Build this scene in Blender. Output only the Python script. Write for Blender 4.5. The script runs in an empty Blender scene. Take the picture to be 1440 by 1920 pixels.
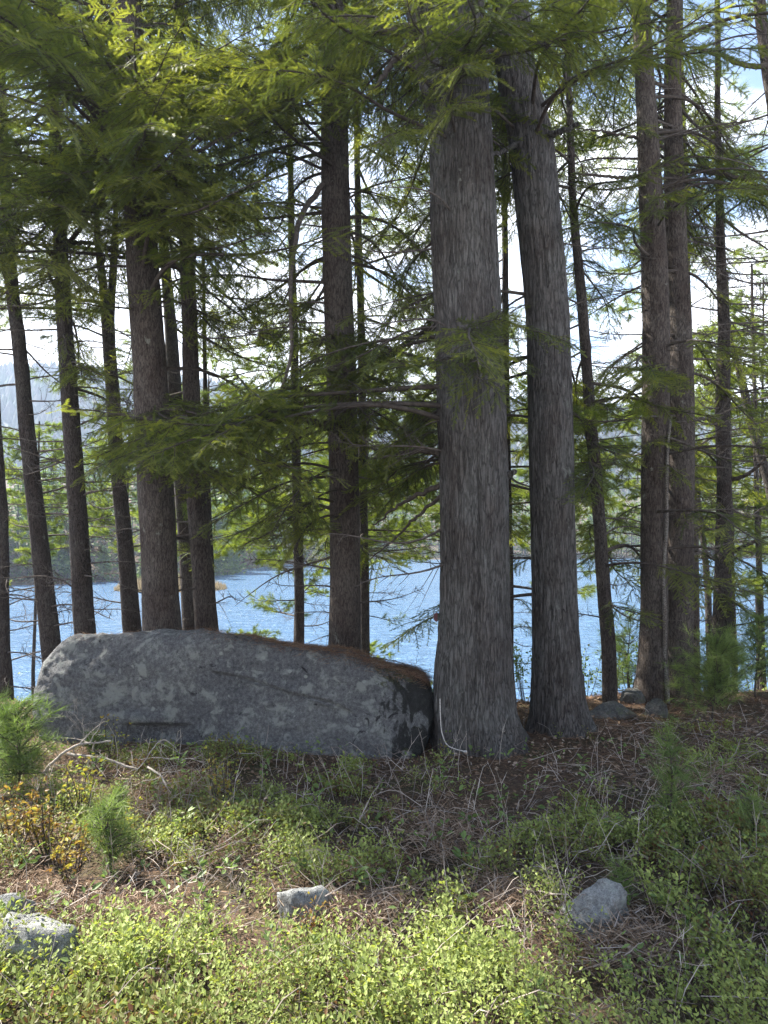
import bpy, math, random
import numpy as np
from mathutils import Vector, Matrix

SC = bpy.context.scene
COL = SC.collection
rng = np.random.default_rng(7)
random.seed(7)

# ------------------------------------------------------------------ camera
F = 1330.0            # focal length in photograph pixels (photograph 1440 x 1920)
HY = 1005.0           # row of the horizon
EYE = 1.7             # eye height above the clearing
cam_d = bpy.data.cameras.new('camera')
cam = bpy.data.objects.new('camera', cam_d)
COL.objects.link(cam)
cam.location = (0, 0, EYE)
cam.rotation_euler = (math.radians(90), 0, 0)
cam_d.sensor_fit = 'VERTICAL'
cam_d.sensor_height = 24.0
cam_d.sensor_width = 18.0
cam_d.lens = 24.0 * F / 1920.0
cam_d.shift_y = (HY - 960.0) / 1920.0
cam_d.clip_start = 0.05
cam_d.clip_end = 6000
SC.camera = cam

# ------------------------------------------------------------------ light
SUN_AZ, SUN_EL = math.radians(-56), math.radians(48)     # to the left, ahead of the viewer
S = np.array([math.sin(SUN_AZ) * math.cos(SUN_EL), math.cos(SUN_AZ) * math.cos(SUN_EL), math.sin(SUN_EL)])
sun_d = bpy.data.lights.new('sun', 'SUN')
sun_d.energy = 5.0
sun_d.angle = math.radians(0.5)
sun_d.color = (1.0, 0.95, 0.86)
sun = bpy.data.objects.new('sun', sun_d)
COL.objects.link(sun)
sun.rotation_euler = Vector(S).to_track_quat('Z', 'Y').to_euler()
sun.location = (-20, 20, 40)

world = bpy.data.worlds.new('World')
SC.world = world
world.use_nodes = True
wn, wl = world.node_tree.nodes, world.node_tree.links
wn.clear()
w_out = wn.new('ShaderNodeOutputWorld')
w_bg = wn.new('ShaderNodeBackground')
w_bg.inputs['Strength'].default_value = 0.062
sky = wn.new('ShaderNodeTexSky')
sky.sky_type = 'NISHITA'
sky.sun_disc = False
sky.sun_elevation = SUN_EL
sky.sun_rotation = SUN_AZ
sky.air_density = 1.0
sky.dust_density = 0.6
sky.ozone_density = 2.0
w_tc = wn.new('ShaderNodeTexCoord')
w_map = wn.new('ShaderNodeMapping')
w_map.inputs['Scale'].default_value = (1.0, 1.0, 2.6)
w_map.inputs['Location'].default_value = (0.35, 0.1, 0.0)
w_no = wn.new('ShaderNodeTexNoise')
w_no.inputs['Scale'].default_value = 2.3
w_no.inputs['Detail'].default_value = 7
w_no.inputs['Roughness'].default_value = 0.58
w_sep = wn.new('ShaderNodeSeparateXYZ')
w_alt = wn.new('ShaderNodeMapRange')          # heaped cloud towards the horizon, broken cloud above
w_alt.inputs['From Min'].default_value = 0.12
w_alt.inputs['From Max'].default_value = 0.55
w_alt.inputs['To Min'].default_value = 0.30
w_alt.inputs['To Max'].default_value = -0.02
w_add = wn.new('ShaderNodeMath'); w_add.operation = 'ADD'
w_ramp = wn.new('ShaderNodeMapRange')
w_ramp.interpolation_type = 'SMOOTHSTEP'
w_ramp.inputs['From Min'].default_value = 0.55
w_ramp.inputs['From Max'].default_value = 0.68
w_mix = wn.new('ShaderNodeMix'); w_mix.data_type = 'RGBA'
w_mix.inputs[7].default_value = (8.5, 8.7, 9.2, 1)
wl.new(w_tc.outputs['Generated'], w_map.inputs['Vector'])
wl.new(w_map.outputs['Vector'], w_no.inputs['Vector'])
wl.new(w_tc.outputs['Generated'], w_sep.inputs[0])
wl.new(w_sep.outputs['Z'], w_alt.inputs['Value'])
wl.new(w_no.outputs['Fac'], w_add.inputs[0])
wl.new(w_alt.outputs['Result'], w_add.inputs[1])
wl.new(w_add.outputs[0], w_ramp.inputs['Value'])
wl.new(w_ramp.outputs['Result'], w_mix.inputs[0])
wl.new(sky.outputs['Color'], w_mix.inputs[6])
wl.new(w_mix.outputs[2], w_bg.inputs['Color'])
wl.new(w_bg.outputs[0], w_out.inputs['Surface'])

SC.view_settings.view_transform = 'Standard'
SC.view_settings.look = 'None'
SC.view_settings.exposure = 2.35
SC.view_settings.gamma = 1.0
SC.view_settings.use_curve_mapping = False
SC.render.engine = 'CYCLES'
cy = SC.cycles
cy.use_denoising = True
try:
    cy.denoiser = 'OPENIMAGEDENOISE'
    cy.denoising_input_passes = 'RGB_ALBEDO_NORMAL'
    cy.denoising_prefilter = 'NONE'
    cy.denoising_quality = 'HIGH'
except Exception:
    pass
cy.max_bounces = 7
cy.diffuse_bounces = 3
cy.glossy_bounces = 3
cy.transmission_bounces = 4
cy.volume_bounces = 0
cy.sample_clamp_indirect = 0.7
cy.sample_clamp_direct = 1.5
cy.use_adaptive_sampling = False


# ------------------------------------------------------------------ helpers
def P(x, y, Y):
    """a point of the photograph at the distance Y, in the world"""
    return np.array([(x - 720.0) / F * Y, Y, EYE - (y - HY) / F * Y])


def to_px(p):
    p = np.asarray(p, float)
    Y = np.maximum(p[..., 1], 0.05)
    return 720.0 + p[..., 0] / Y * F, HY + (EYE - p[..., 2]) / Y * F


def smooth01(t):
    t = np.clip(t, 0, 1)
    return t * t * (3 - 2 * t)


def _hash(i, j, k, s):
    h = (i * 374761393 + j * 668265263 + k * 2147483647 + s * 1274126177) & 0xFFFFFFFF
    h = ((h ^ (h >> 13)) * 1274126177) & 0xFFFFFFFF
    h = h ^ (h >> 16)
    return (h & 0xFFFF) / 65535.0


def vnoise(p, s=0):
    p = np.asarray(p, float)
    f = np.floor(p)
    i = f.astype(np.int64)
    t = p - f
    t = t * t * (3 - 2 * t)
    r = 0
    for a in (0, 1):
        for b in (0, 1):
            for c in (0, 1):
                w = (t[..., 0] if a else 1 - t[..., 0]) * (t[..., 1] if b else 1 - t[..., 1]) * (t[..., 2] if c else 1 - t[..., 2])
                r = r + w * _hash(i[..., 0] + a, i[..., 1] + b, i[..., 2] + c, s)
    return r * 2 - 1


def fbm(p, o=4, s=0):
    p = np.asarray(p, float)
    r, a = 0, 1.0
    for k in range(o):
        r = r + a * vnoise(p * (2.03 ** k), s + k)
        a *= 0.5
    return r / 1.9


def noise2(x, y, sc, o=3, s=0):
    x = np.asarray(x, float)
    return fbm(np.stack([x * sc, np.asarray(y, float) * sc, np.zeros_like(x)], -1), o, s)


def make_mesh(name, V, Fc, mats=(), smooth=False, mat_idx=None, tint=None):
    V = np.asarray(V, np.float32)
    Fc = np.asarray(Fc, np.int32)
    me = bpy.data.meshes.new(name)
    n, k = Fc.shape
    me.vertices.add(len(V))
    me.vertices.foreach_set('co', V.ravel())
    me.loops.add(n * k)
    me.loops.foreach_set('vertex_index', Fc.ravel())
    me.polygons.add(n)
    me.polygons.foreach_set('loop_start', np.arange(0, n * k, k, dtype=np.int32))
    me.polygons.foreach_set('use_smooth', np.full(n, bool(smooth)))
    for m in mats:
        me.materials.append(m)
    if mat_idx is not None:
        me.polygons.foreach_set('material_index', np.asarray(mat_idx, np.int32))
    if tint is not None:
        at = me.attributes.new('tint', 'FLOAT', 'POINT')
        at.data.foreach_set('value', np.asarray(tint, np.float32))
    me.update(calc_edges=True)
    me.validate()
    return me


class MB:
    """collects triangles"""

    def __init__(self):
        self.V, self.F, self.T, self.n = [], [], [], 0

    def add(self, V, Fc, tint=0.5):
        V = np.asarray(V, float).reshape(-1, 3)
        Fc = np.asarray(Fc, int)
        if Fc.shape[1] == 4:
            Fc = np.concatenate([Fc[:, [0, 1, 2]], Fc[:, [0, 2, 3]]])
        self.V.append(V)
        self.F.append(Fc + self.n)
        self.T.append(np.broadcast_to(np.asarray(tint, float), (len(V),)))
        self.n += len(V)

    def mesh(self, name, mat, smooth=False):
        return make_mesh(name, np.concatenate(self.V), np.concatenate(self.F), [mat], smooth, None, np.concatenate(self.T))


def tube(pts, rad, seg=6):
    pts = np.asarray(pts, float)
    m = len(pts)
    rad = np.broadcast_to(np.asarray(rad, float), (m,))
    T = np.gradient(pts, axis=0)
    T /= np.linalg.norm(T, axis=1)[:, None] + 1e-9
    ref = np.array([0, 0, 1.0]) if abs(T[:, 2]).mean() < 0.8 else np.array([0, 1.0, 0])
    A = np.cross(T, ref)
    A /= np.linalg.norm(A, axis=1)[:, None] + 1e-9
    B = np.cross(T, A)
    th = np.arange(seg) / seg * 2 * np.pi
    V = pts[:, None] + rad[:, None, None] * (np.cos(th)[None, :, None] * A[:, None] + np.sin(th)[None, :, None] * B[:, None])
    i = np.arange(m - 1)[:, None] * seg
    j = np.arange(seg)[None]
    j2 = (j + 1) % seg
    Fc = np.stack([i + j, i + j2, i + seg + j2, i + seg + j], -1).reshape(-1, 4)
    return V.reshape(-1, 3), Fc


def spline(pts, n):
    """a smooth curve through points (any width)"""
    pts = np.asarray(pts, float)
    m = len(pts)
    if m == 2:
        t = np.linspace(0, 1, n)[:, None]
        return pts[0] * (1 - t) + pts[1] * t
    d = np.concatenate([[0], np.cumsum(np.linalg.norm(np.diff(pts[:, :3], axis=0), axis=1))])
    tg = np.gradient(pts, d, axis=0)
    s = np.linspace(0, d[-1], n)
    k = np.clip(np.searchsorted(d, s) - 1, 0, m - 2)
    h = (d[k + 1] - d[k])
    t = ((s - d[k]) / h)[:, None]
    h = h[:, None]
    return ((2 * t**3 - 3 * t**2 + 1) * pts[k] + (t**3 - 2 * t**2 + t) * h * tg[k]
            + (-2 * t**3 + 3 * t**2) * pts[k + 1] + (t**3 - t**2) * h * tg[k + 1])


def scatter(mb, tv, tf, pos, R, sc, tint):
    """copies of a small shape, joined"""
    tv = np.asarray(tv, float)
    n, k = len(pos), len(tv)
    sc = np.asarray(sc, float)
    if sc.ndim == 1:
        sc = sc[:, None]
    V = np.einsum('nij,nkj->nki', R, tv[None] * sc[:, None, :] if sc.shape[1] == 3 else tv[None] * sc[:, None]) + np.asarray(pos)[:, None]
    Fc = (np.asarray(tf)[None] + (np.arange(n) * k)[:, None, None]).reshape(-1, len(tf[0]))
    mb.add(V.reshape(-1, 3), Fc, np.repeat(np.broadcast_to(tint, (n,)), k))


def frames(d, up=None, roll=None):
    """rotation matrices whose X column is d"""
    d = np.asarray(d, float)
    d = d / (np.linalg.norm(d, axis=1)[:, None] + 1e-9)
    up = np.array([0, 0, 1.0]) if up is None else up
    y = np.cross(np.broadcast_to(up, d.shape), d)
    bad = np.linalg.norm(y, axis=1) < 1e-4
    y[bad] = (0, 1, 0)
    y /= np.linalg.norm(y, axis=1)[:, None]
    z = np.cross(d, y)
    if roll is not None:
        c, s = np.cos(roll)[:, None], np.sin(roll)[:, None]
        y, z = c * y + s * z, -s * y + c * z
    return np.stack([d, y, z], -1)


def link(name, me, parent=None, loc=None, label=None, cat=None, group=None, kind=None):
    o = bpy.data.objects.new(name, me)
    COL.objects.link(o)
    if parent is not None:
        o.parent = parent
    if loc is not None:
        o.location = loc
    if label:
        o['label'] = label
    if cat:
        o['category'] = cat
    if group:
        o['group'] = group
    if kind:
        o['kind'] = kind
    return o


# ------------------------------------------------------------------ materials
def new_mat(name):
    m = bpy.data.materials.new(name)
    m.use_nodes = True
    nt = m.node_tree
    b = nt.nodes['Principled BSDF']
    return m, nt, b


def nd(nt, typ, **kw):
    n = nt.nodes.new(typ)
    for k, v in kw.items():
        if k.startswith('i_'):
            n.inputs[k[2:].replace('_', ' ')].default_value = v
        else:
            setattr(n, k, v)
    return n


def ramp(nt, stops, src):
    r = nt.nodes.new('ShaderNodeValToRGB')
    e = r.color_ramp.elements
    while len(e) < len(stops):
        e.new(0.5)
    for el, (p, c) in zip(e, stops):
        el.position = p
        el.color = (*c, 1)
    nt.links.new(src, r.inputs[0])
    return r.outputs[0]


def coords(nt, scale=(1, 1, 1), kind='Object', jitter=False):
    tc = nt.nodes.new('ShaderNodeTexCoord')
    mp = nt.nodes.new('ShaderNodeMapping')
    mp.inputs['Scale'].default_value = scale
    nt.links.new(tc.outputs[kind], mp.inputs['Vector'])
    if jitter:
        oi = nt.nodes.new('ShaderNodeObjectInfo')
        mu = nd(nt, 'ShaderNodeMath', operation='MULTIPLY')
        mu.inputs[1].default_value = 40.0
        nt.links.new(oi.outputs['Random'], mu.inputs[0])
        nt.links.new(mu.outputs[0], mp.inputs['Location'])
    return mp.outputs[0]


def noise(nt, vec, scale, detail=5, rough=0.55, dist=0.0):
    n = nd(nt, 'ShaderNodeTexNoise')
    n.inputs['Scale'].default_value = scale
    n.inputs['Detail'].default_value = detail
    n.inputs['Roughness'].default_value = rough
    n.inputs['Distortion'].default_value = dist
    nt.links.new(vec, n.inputs['Vector'])
    return n.outputs['Fac']


def mixc(nt, fac, a, b, mode='MIX'):
    m = nd(nt, 'ShaderNodeMix', data_type='RGBA', blend_type=mode)
    for sock, v in ((m.inputs[0], fac), (m.inputs[6], a), (m.inputs[7], b)):
        if hasattr(v, 'is_output') or isinstance(v, bpy.types.NodeSocket):
            nt.links.new(v, sock)
        elif isinstance(v, tuple):
            sock.default_value = (*v, 1)
        else:
            sock.default_value = v
    return m.outputs[2]


def bump(nt, b, h, dist, strength=1.0, prev=None):
    n = nd(nt, 'ShaderNodeBump')
    n.inputs['Strength'].default_value = strength
    n.inputs['Distance'].default_value = dist
    nt.links.new(h, n.inputs['Height'])
    if prev is not None:
        nt.links.new(prev, n.inputs['Normal'])
    nt.links.new(n.outputs[0], b.inputs['Normal'])
    return n.outputs[0]


def leaf_mat(name, stops, trans=0.45, tcol=(1.3, 1.5, 0.6), rough=0.55, objvar=True, spec=0.18):
    """foliage: two-sided, lets light through; tint attribute picks the colour of each leaf"""
    m, nt, b = new_mat(name)
    at = nd(nt, 'ShaderNodeAttribute', attribute_name='tint')
    src = at.outputs['Fac']
    if objvar:
        oi = nt.nodes.new('ShaderNodeObjectInfo')
        mr = nd(nt, 'ShaderNodeMapRange')
        mr.inputs['To Min'].default_value = -0.18
        mr.inputs['To Max'].default_value = 0.18
        nt.links.new(oi.outputs['Random'], mr.inputs['Value'])
        ad = nd(nt, 'ShaderNodeMath', operation='ADD', use_clamp=True)
        nt.links.new(src, ad.inputs[0])
        nt.links.new(mr.outputs[0], ad.inputs[1])
        src = ad.outputs[0]
    col = ramp(nt, stops, src)
    nt.links.new(col, b.inputs['Base Color'])
    b.inputs['Roughness'].default_value = rough
    b.inputs['Specular IOR Level'].default_value = spec
    tr = nt.nodes.new('ShaderNodeBsdfTranslucent')
    tc = mixc(nt, 1.0, col, tcol, 'MULTIPLY')
    nt.links.new(tc, tr.inputs['Color'])
    mx = nt.nodes.new('ShaderNodeMixShader')
    mx.inputs[0].default_value = trans
    nt.links.new(b.outputs[0], mx.inputs[1])
    nt.links.new(tr.outputs[0], mx.inputs[2])
    nt.links.new(mx.outputs[0], nt.nodes['Material Output'].inputs['Surface'])
    return m


def bark_mat(name, dark, mid, light, lichen, lichen_amt=0.5, vs=0.16, scale=26.0, bd=0.03):
    m, nt, b = new_mat(name)
    v = coords(nt, (1, 1, vs), jitter=True)
    fur = noise(nt, v, scale, 6, 0.62, 0.6)                   # furrows run up the stem
    vo = nd(nt, 'ShaderNodeTexVoronoi', feature='DISTANCE_TO_EDGE')
    vo.inputs['Scale'].default_value = scale * 0.9
    nw = noise(nt, v, scale * 0.5, 4)
    wv = nd(nt, 'ShaderNodeVectorMath', operation='MULTIPLY_ADD')
    nc = nd(nt, 'ShaderNodeTexNoise')
    nc.inputs['Scale'].default_value = scale * 0.8
    nt.links.new(v, nc.inputs['Vector'])
    nt.links.new(nc.outputs['Color'], wv.inputs[0])
    wv.inputs[1].default_value = (0.06, 0.06, 0.06)
    nt.links.new(v, wv.inputs[2])
    nt.links.new(wv.outputs[0], vo.inputs['Vector'])
    plate = nd(nt, 'ShaderNodeMapRange', interpolation_type='SMOOTHSTEP')
    plate.inputs['From Max'].default_value = 0.22
    nt.links.new(vo.outputs['Distance'], plate.inputs['Value'])
    h = nd(nt, 'ShaderNodeMath', operation='MULTIPLY_ADD')
    nt.links.new(plate.outputs[0], h.inputs[0])
    h.inputs[1].default_value = 0.45
    nt.links.new(fur, h.inputs[2])
    base = ramp(nt, [(0.34, dark), (0.56, mid), (0.95, light)], h.outputs[0])
    v2 = coords(nt, (1, 1, 0.7), jitter=True)
    big = noise(nt, v2, 3.4, 6, 0.65)
    base = mixc(nt, 0.8, base, ramp(nt, [(0.32, (0.62, 0.52, 0.47)), (0.5, (1.0, 0.97, 0.95)), (0.68, (1.3, 1.36, 1.34))], big), 'MULTIPLY')
    li = noise(nt, v2, 7.5, 6, 0.68, 0.3)
    lm = nd(nt, 'ShaderNodeMapRange', interpolation_type='SMOOTHSTEP')
    lm.inputs['From Min'].default_value = 0.66 - 0.06 * lichen_amt
    lm.inputs['From Max'].default_value = 0.74 - 0.06 * lichen_amt
    lm.inputs['To Max'].default_value = 0.85
    nt.links.new(li, lm.inputs['Value'])
    base = mixc(nt, lm.outputs[0], base, lichen)
    fine = noise(nt, v2, 90, 3, 0.7)
    base = mixc(nt, 0.5, base, ramp(nt, [(0.3, (0.6, 0.6, 0.6)), (0.7, (1.3, 1.3, 1.3))], fine), 'MULTIPLY')
    nt.links.new(base, b.inputs['Base Color'])
    b.inputs['Roughness'].default_value = 0.92
    b.inputs['Specular IOR Level'].default_value = 0.2
    n1 = bump(nt, b, h.outputs[0], bd, 0.9)
    bump(nt, b, fine, 0.004, 0.5, n1)
    return m


M = {}
M['bark_grey'] = bark_mat('bark_grey', (0.022, 0.0205, 0.0195), (0.064, 0.060, 0.057), (0.105, 0.10, 0.095), (0.17, 0.175, 0.155), 0.6, 0.13, 44, 0.03)
M['bark_brown'] = bark_mat('bark_brown', (0.02, 0.016, 0.014), (0.055, 0.045, 0.039), (0.095, 0.08, 0.07), (0.19, 0.195, 0.165), 0.5, 0.24, 50, 0.016)
M['bark_dark'] = bark_mat('bark_dark', (0.013, 0.011, 0.010), (0.036, 0.030, 0.027), (0.068, 0.058, 0.051), (0.14, 0.145, 0.12), 0.3, 0.3, 52, 0.014)
M['birch'] = bark_mat('birch_bark', (0.03, 0.026, 0.022), (0.09, 0.08, 0.07), (0.24, 0.22, 0.2), (0.17, 0.17, 0.15), 0.3, 1.5, 60, 0.006)


def wood_mat(name, c1, c2, sc=30):
    m, nt, b = new_mat(name)
    v = coords(nt, (1, 1, 1), jitter=True)
    n = noise(nt, v, sc, 4, 0.65)
    c = ramp(nt, [(0.3, c1), (0.7, c2)], n)
    nt.links.new(c, b.inputs['Base Color'])
    b.inputs['Roughness'].default_value = 0.9
    b.inputs['Specular IOR Level'].default_value = 0.2
    bump(nt, b, n, 0.006, 0.6)
    return m


M['twig'] = wood_mat('twig_bark', (0.03, 0.024, 0.02), (0.085, 0.07, 0.06))
M['dead_twig'] = wood_mat('dead_twig_bark', (0.04, 0.032, 0.028), (0.13, 0.112, 0.10))
M['grey_wood'] = wood_mat('weathered_wood', (0.16, 0.135, 0.115), (0.42, 0.38, 0.33), 40)
M['hemlock'] = leaf_mat('hemlock_needles', [(0, (0.040, 0.060, 0.026)), (0.5, (0.078, 0.100, 0.035)), (1, (0.15, 0.168, 0.046))], 0.48, (1.7, 1.65, 0.55))
M['pine'] = leaf_mat('pine_needles', [(0, (0.055, 0.078, 0.030)), (0.5, (0.11, 0.145, 0.045)), (1, (0.20, 0.225, 0.06))], 0.54, (1.8, 1.85, 0.5))
M['sapling'] = leaf_mat('sapling_needles', [(0, (0.065, 0.095, 0.035)), (0.5, (0.12, 0.165, 0.06)), (1, (0.19, 0.235, 0.085))], 0.40, (1.3, 1.5, 0.6))
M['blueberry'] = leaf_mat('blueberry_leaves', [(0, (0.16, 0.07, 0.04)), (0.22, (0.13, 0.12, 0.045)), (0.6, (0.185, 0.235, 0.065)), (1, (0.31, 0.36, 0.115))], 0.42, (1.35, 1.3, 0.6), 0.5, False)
M['shrub_leaf'] = leaf_mat('shrub_leaves', [(0, (0.14, 0.065, 0.03)), (0.4, (0.24, 0.17, 0.05)), (0.75, (0.30, 0.28, 0.06)), (1, (0.20, 0.28, 0.06))], 0.42, (1.3, 1.3, 0.6), 0.45, False)
M['green_leaf'] = leaf_mat('green_leaves', [(0, (0.10, 0.145, 0.05)), (1, (0.17, 0.24, 0.085))], 0.42, (1.3, 1.4, 0.6), 0.45, False)
M['dead_leaf'] = leaf_mat('dead_leaves', [(0, (0.11, 0.065, 0.04)), (0.5, (0.24, 0.165, 0.11)), (1, (0.46, 0.38, 0.30))], 0.2, (1, 1, 1), 0.7, False, 0.2)
M['needle_litter'] = leaf_mat('fallen_needles', [(0, (0.08, 0.04, 0.025)), (0.5, (0.19, 0.10, 0.06)), (1, (0.33, 0.22, 0.13))], 0.1, (1, 1, 1), 0.75, False, 0.2)
M['litter_twig'] = leaf_mat('litter_twigs', [(0, (0.08, 0.058, 0.048)), (0.5, (0.21, 0.17, 0.145)), (1, (0.46, 0.41, 0.36))], 0.0, (1, 1, 1), 0.85, False, 0.2)
M['reed'] = leaf_mat('reed_blades', [(0, (0.16, 0.12, 0.06)), (1, (0.36, 0.28, 0.15))], 0.3, (1, 1, 1), 0.7, False, 0.2)
M['far_green'] = leaf_mat('far_foliage', [(0, (0.10, 0.085, 0.075)), (0.33, (0.13, 0.105, 0.085)), (0.36, (0.035, 0.065, 0.022)), (0.7, (0.085, 0.135, 0.04)), (1, (0.15, 0.20, 0.05))], 0.35, (1.3, 1.4, 0.6), 0.6, False, 0.2)
M['hill_tree'] = leaf_mat('hill_trees', [(0, (0.11, 0.095, 0.09)), (0.5, (0.085, 0.085, 0.065)), (1, (0.04, 0.07, 0.035))], 0.2, (1, 1, 1), 0.8, False, 0.1)


def ground_mat():
    m, nt, b = new_mat('forest_floor')
    v = coords(nt)
    n1 = noise(nt, v, 1.6, 6, 0.6)
    n2 = noise(nt, v, 28, 6, 0.7)
    n3 = noise(nt, v, 140, 3, 0.7)
    c = ramp(nt, [(0.25, (0.035, 0.025, 0.018)), (0.55, (0.10, 0.068, 0.045)), (0.8, (0.20, 0.145, 0.10))], n2)
    c = mixc(nt, ramp(nt, [(0.5, (0, 0, 0)), (0.66, (0.7, 0.7, 0.7))], n1), c, (0.05, 0.06, 0.022))
    c = mixc(nt, 0.5, c, ramp(nt, [(0.3, (0.5, 0.5, 0.5)), (0.7, (1.4, 1.35, 1.3))], n3), 'MULTIPLY')
    nt.links.new(c, b.inputs['Base Color'])
    b.inputs['Roughness'].default_value = 0.95
    b.inputs['Specular IOR Level'].default_value = 0.15
    p = bump(nt, b, n2, 0.04, 0.9)
    bump(nt, b, n3, 0.008, 0.7, p)
    return m


def water_mat():
    m, nt, b = new_mat('lake_water')
    b.inputs['Base Color'].default_value = (0.075, 0.145, 0.245, 1)
    b.inputs['Roughness'].default_value = 0.12
    b.inputs['IOR'].default_value = 1.33
    v = coords(nt, (0.5, 1.0, 1))
    n1 = noise(nt, v, 1.1, 5, 0.62, 0.4)
    n2 = noise(nt, v, 0.22, 3, 0.5)
    n3 = noise(nt, v, 6.0, 3, 0.6)
    p = bump(nt, b, n1, 0.75, 1.0)
    p = bump(nt, b, n3, 0.07, 1.0, p)
    bump(nt, b, n2, 0.5, 0.5, p)
    return m


def rock_mat(name, dark, mid, light, lichen, moss=0.0, spots=1.0):
    m, nt, b = new_mat(name)
    v = coords(nt, jitter=False)
    n1 = noise(nt, v, 2.2, 5, 0.6)
    n2 = noise(nt, v, 34, 6, 0.72)
    n3 = noise(nt, v, 190, 2, 0.6)
    c = ramp(nt, [(0.30, dark), (0.52, mid), (0.78, light)], n2)
    c = mixc(nt, 0.55, c, ramp(nt, [(0.35, (0.62, 0.62, 0.66)), (0.65, (1.25, 1.25, 1.2))], n1), 'MULTIPLY')
    c = mixc(nt, 0.6, c, ramp(nt, [(0.35, (0.55, 0.55, 0.55)), (0.65, (1.35, 1.35, 1.35))], n3), 'MULTIPLY')
    li = noise(nt, v, 8.5, 6, 0.62, 0.5)
    c = mixc(nt, ramp(nt, [(0.54, (0, 0, 0)), (0.62, (0.75, 0.75, 0.75))], li), c, lichen)
    pat = nd(nt, 'ShaderNodeTexVoronoi', feature='F1')
    pat.inputs['Scale'].default_value = 6.5
    nt.links.new(v, pat.inputs['Vector'])
    li2 = noise(nt, v, 30, 4, 0.6)
    pm = nd(nt, 'ShaderNodeMath', operation='MULTIPLY_ADD')
    nt.links.new(li2, pm.inputs[0]); pm.inputs[1].default_value = 0.22
    nt.links.new(pat.outputs['Distance'], pm.inputs[2])
    c = mixc(nt, ramp(nt, [(0.20, (0.75, 0.75, 0.75)), (0.235, (0, 0, 0))], pm.outputs[0]), c, tuple(x * 1.12 for x in lichen))
    dk = noise(nt, v, 6.0, 7, 0.7, 0.8)
    c = mixc(nt, ramp(nt, [(0.62, (0, 0, 0)), (0.665, (spots, spots, spots))], dk), c, (0.018, 0.016, 0.018))
    if moss:
        ge = nt.nodes.new('ShaderNodeNewGeometry')
        sx = nt.nodes.new('ShaderNodeSeparateXYZ')
        nt.links.new(ge.outputs['Normal'], sx.inputs[0])
        px = nt.nodes.new('ShaderNodeSeparateXYZ')
        nt.links.new(ge.outputs['Position'], px.inputs[0])
        a = nd(nt, 'ShaderNodeMapRange'); a.inputs['From Min'].default_value = 0.25; a.inputs['From Max'].default_value = 0.6
        nt.links.new(sx.outputs['Z'], a.inputs['Value'])
        q = nd(nt, 'ShaderNodeMapRange'); q.inputs['From Min'].default_value = -0.7; q.inputs['From Max'].default_value = 0.1
        nt.links.new(px.outputs['X'], q.inputs['Value'])
        mm = nd(nt, 'ShaderNodeMath', operation='MULTIPLY'); nt.links.new(a.outputs[0], mm.inputs[0]); nt.links.new(q.outputs[0], mm.inputs[1])
        m2 = nd(nt, 'ShaderNodeMath', operation='MULTIPLY'); nt.links.new(mm.outputs[0], m2.inputs[0]); nt.links.new(noise(nt, v, 12, 5, 0.7), m2.inputs[1])
        c = mixc(nt, ramp(nt, [(0.36, (0, 0, 0)), (0.5, (0.9, 0.9, 0.9))], m2.outputs[0]), c, (0.055, 0.055, 0.022))
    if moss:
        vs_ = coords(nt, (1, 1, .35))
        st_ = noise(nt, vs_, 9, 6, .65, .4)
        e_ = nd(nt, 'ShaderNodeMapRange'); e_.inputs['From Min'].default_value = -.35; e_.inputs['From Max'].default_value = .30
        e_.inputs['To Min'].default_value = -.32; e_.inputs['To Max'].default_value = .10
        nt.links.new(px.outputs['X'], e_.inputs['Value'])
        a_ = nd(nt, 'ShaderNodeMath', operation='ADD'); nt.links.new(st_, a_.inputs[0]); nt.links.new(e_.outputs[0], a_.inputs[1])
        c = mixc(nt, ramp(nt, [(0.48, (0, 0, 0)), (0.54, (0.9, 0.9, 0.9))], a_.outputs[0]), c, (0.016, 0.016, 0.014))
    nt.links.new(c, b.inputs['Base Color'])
    b.inputs['Roughness'].default_value = 0.88
    b.inputs['Specular IOR Level'].default_value = 0.25
    n0 = noise(nt, v, 9, 6, 0.68)
    p = bump(nt, b, n0, 0.07, 0.8)
    p = bump(nt, b, n2, 0.03, 1.0, p)
    bump(nt, b, n3, 0.005, 0.8, p)
    return m


M['ground'] = ground_mat()
M['water'] = water_mat()
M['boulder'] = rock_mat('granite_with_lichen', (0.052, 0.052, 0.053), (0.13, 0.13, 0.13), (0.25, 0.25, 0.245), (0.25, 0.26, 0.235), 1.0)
M['stone'] = rock_mat('pale_field_stone', (0.13, 0.13, 0.125), (0.30, 0.305, 0.295), (0.45, 0.455, 0.44), (0.36, 0.39, 0.34), 0.0, 0.6)
M['bank_stone'] = rock_mat('mossy_bank_stone', (0.06, 0.06, 0.058), (0.13, 0.13, 0.122), (0.23, 0.23, 0.215), (0.14, 0.15, 0.10), 0.0, 0.8)
m_, nt_, b_ = new_mat('hill_ground')
nt_.links.new(ramp(nt_, [(0.35, (0.085, 0.075, 0.07)), (0.6, (0.05, 0.06, 0.035))], noise(nt_, coords(nt_), 0.03, 5)), b_.inputs['Base Color'])
b_.inputs['Roughness'].default_value = 0.95
M['hill'] = m_


# ------------------------------------------------------------------ ground, lake, hills
WATER_Z = -4.3
LAKE_TILT = 1.0


def shore_Y(X):
    """distance of the far shore at the sideways position X"""
    X = np.asarray(X, float)
    return 84 + 100 * smooth01((X + 42 + 0 * X) / 34) + 7 * noise2(X, X * 0, 0.05, 3, 5) + 14 * smooth01((X - 40) / 40)


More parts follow.
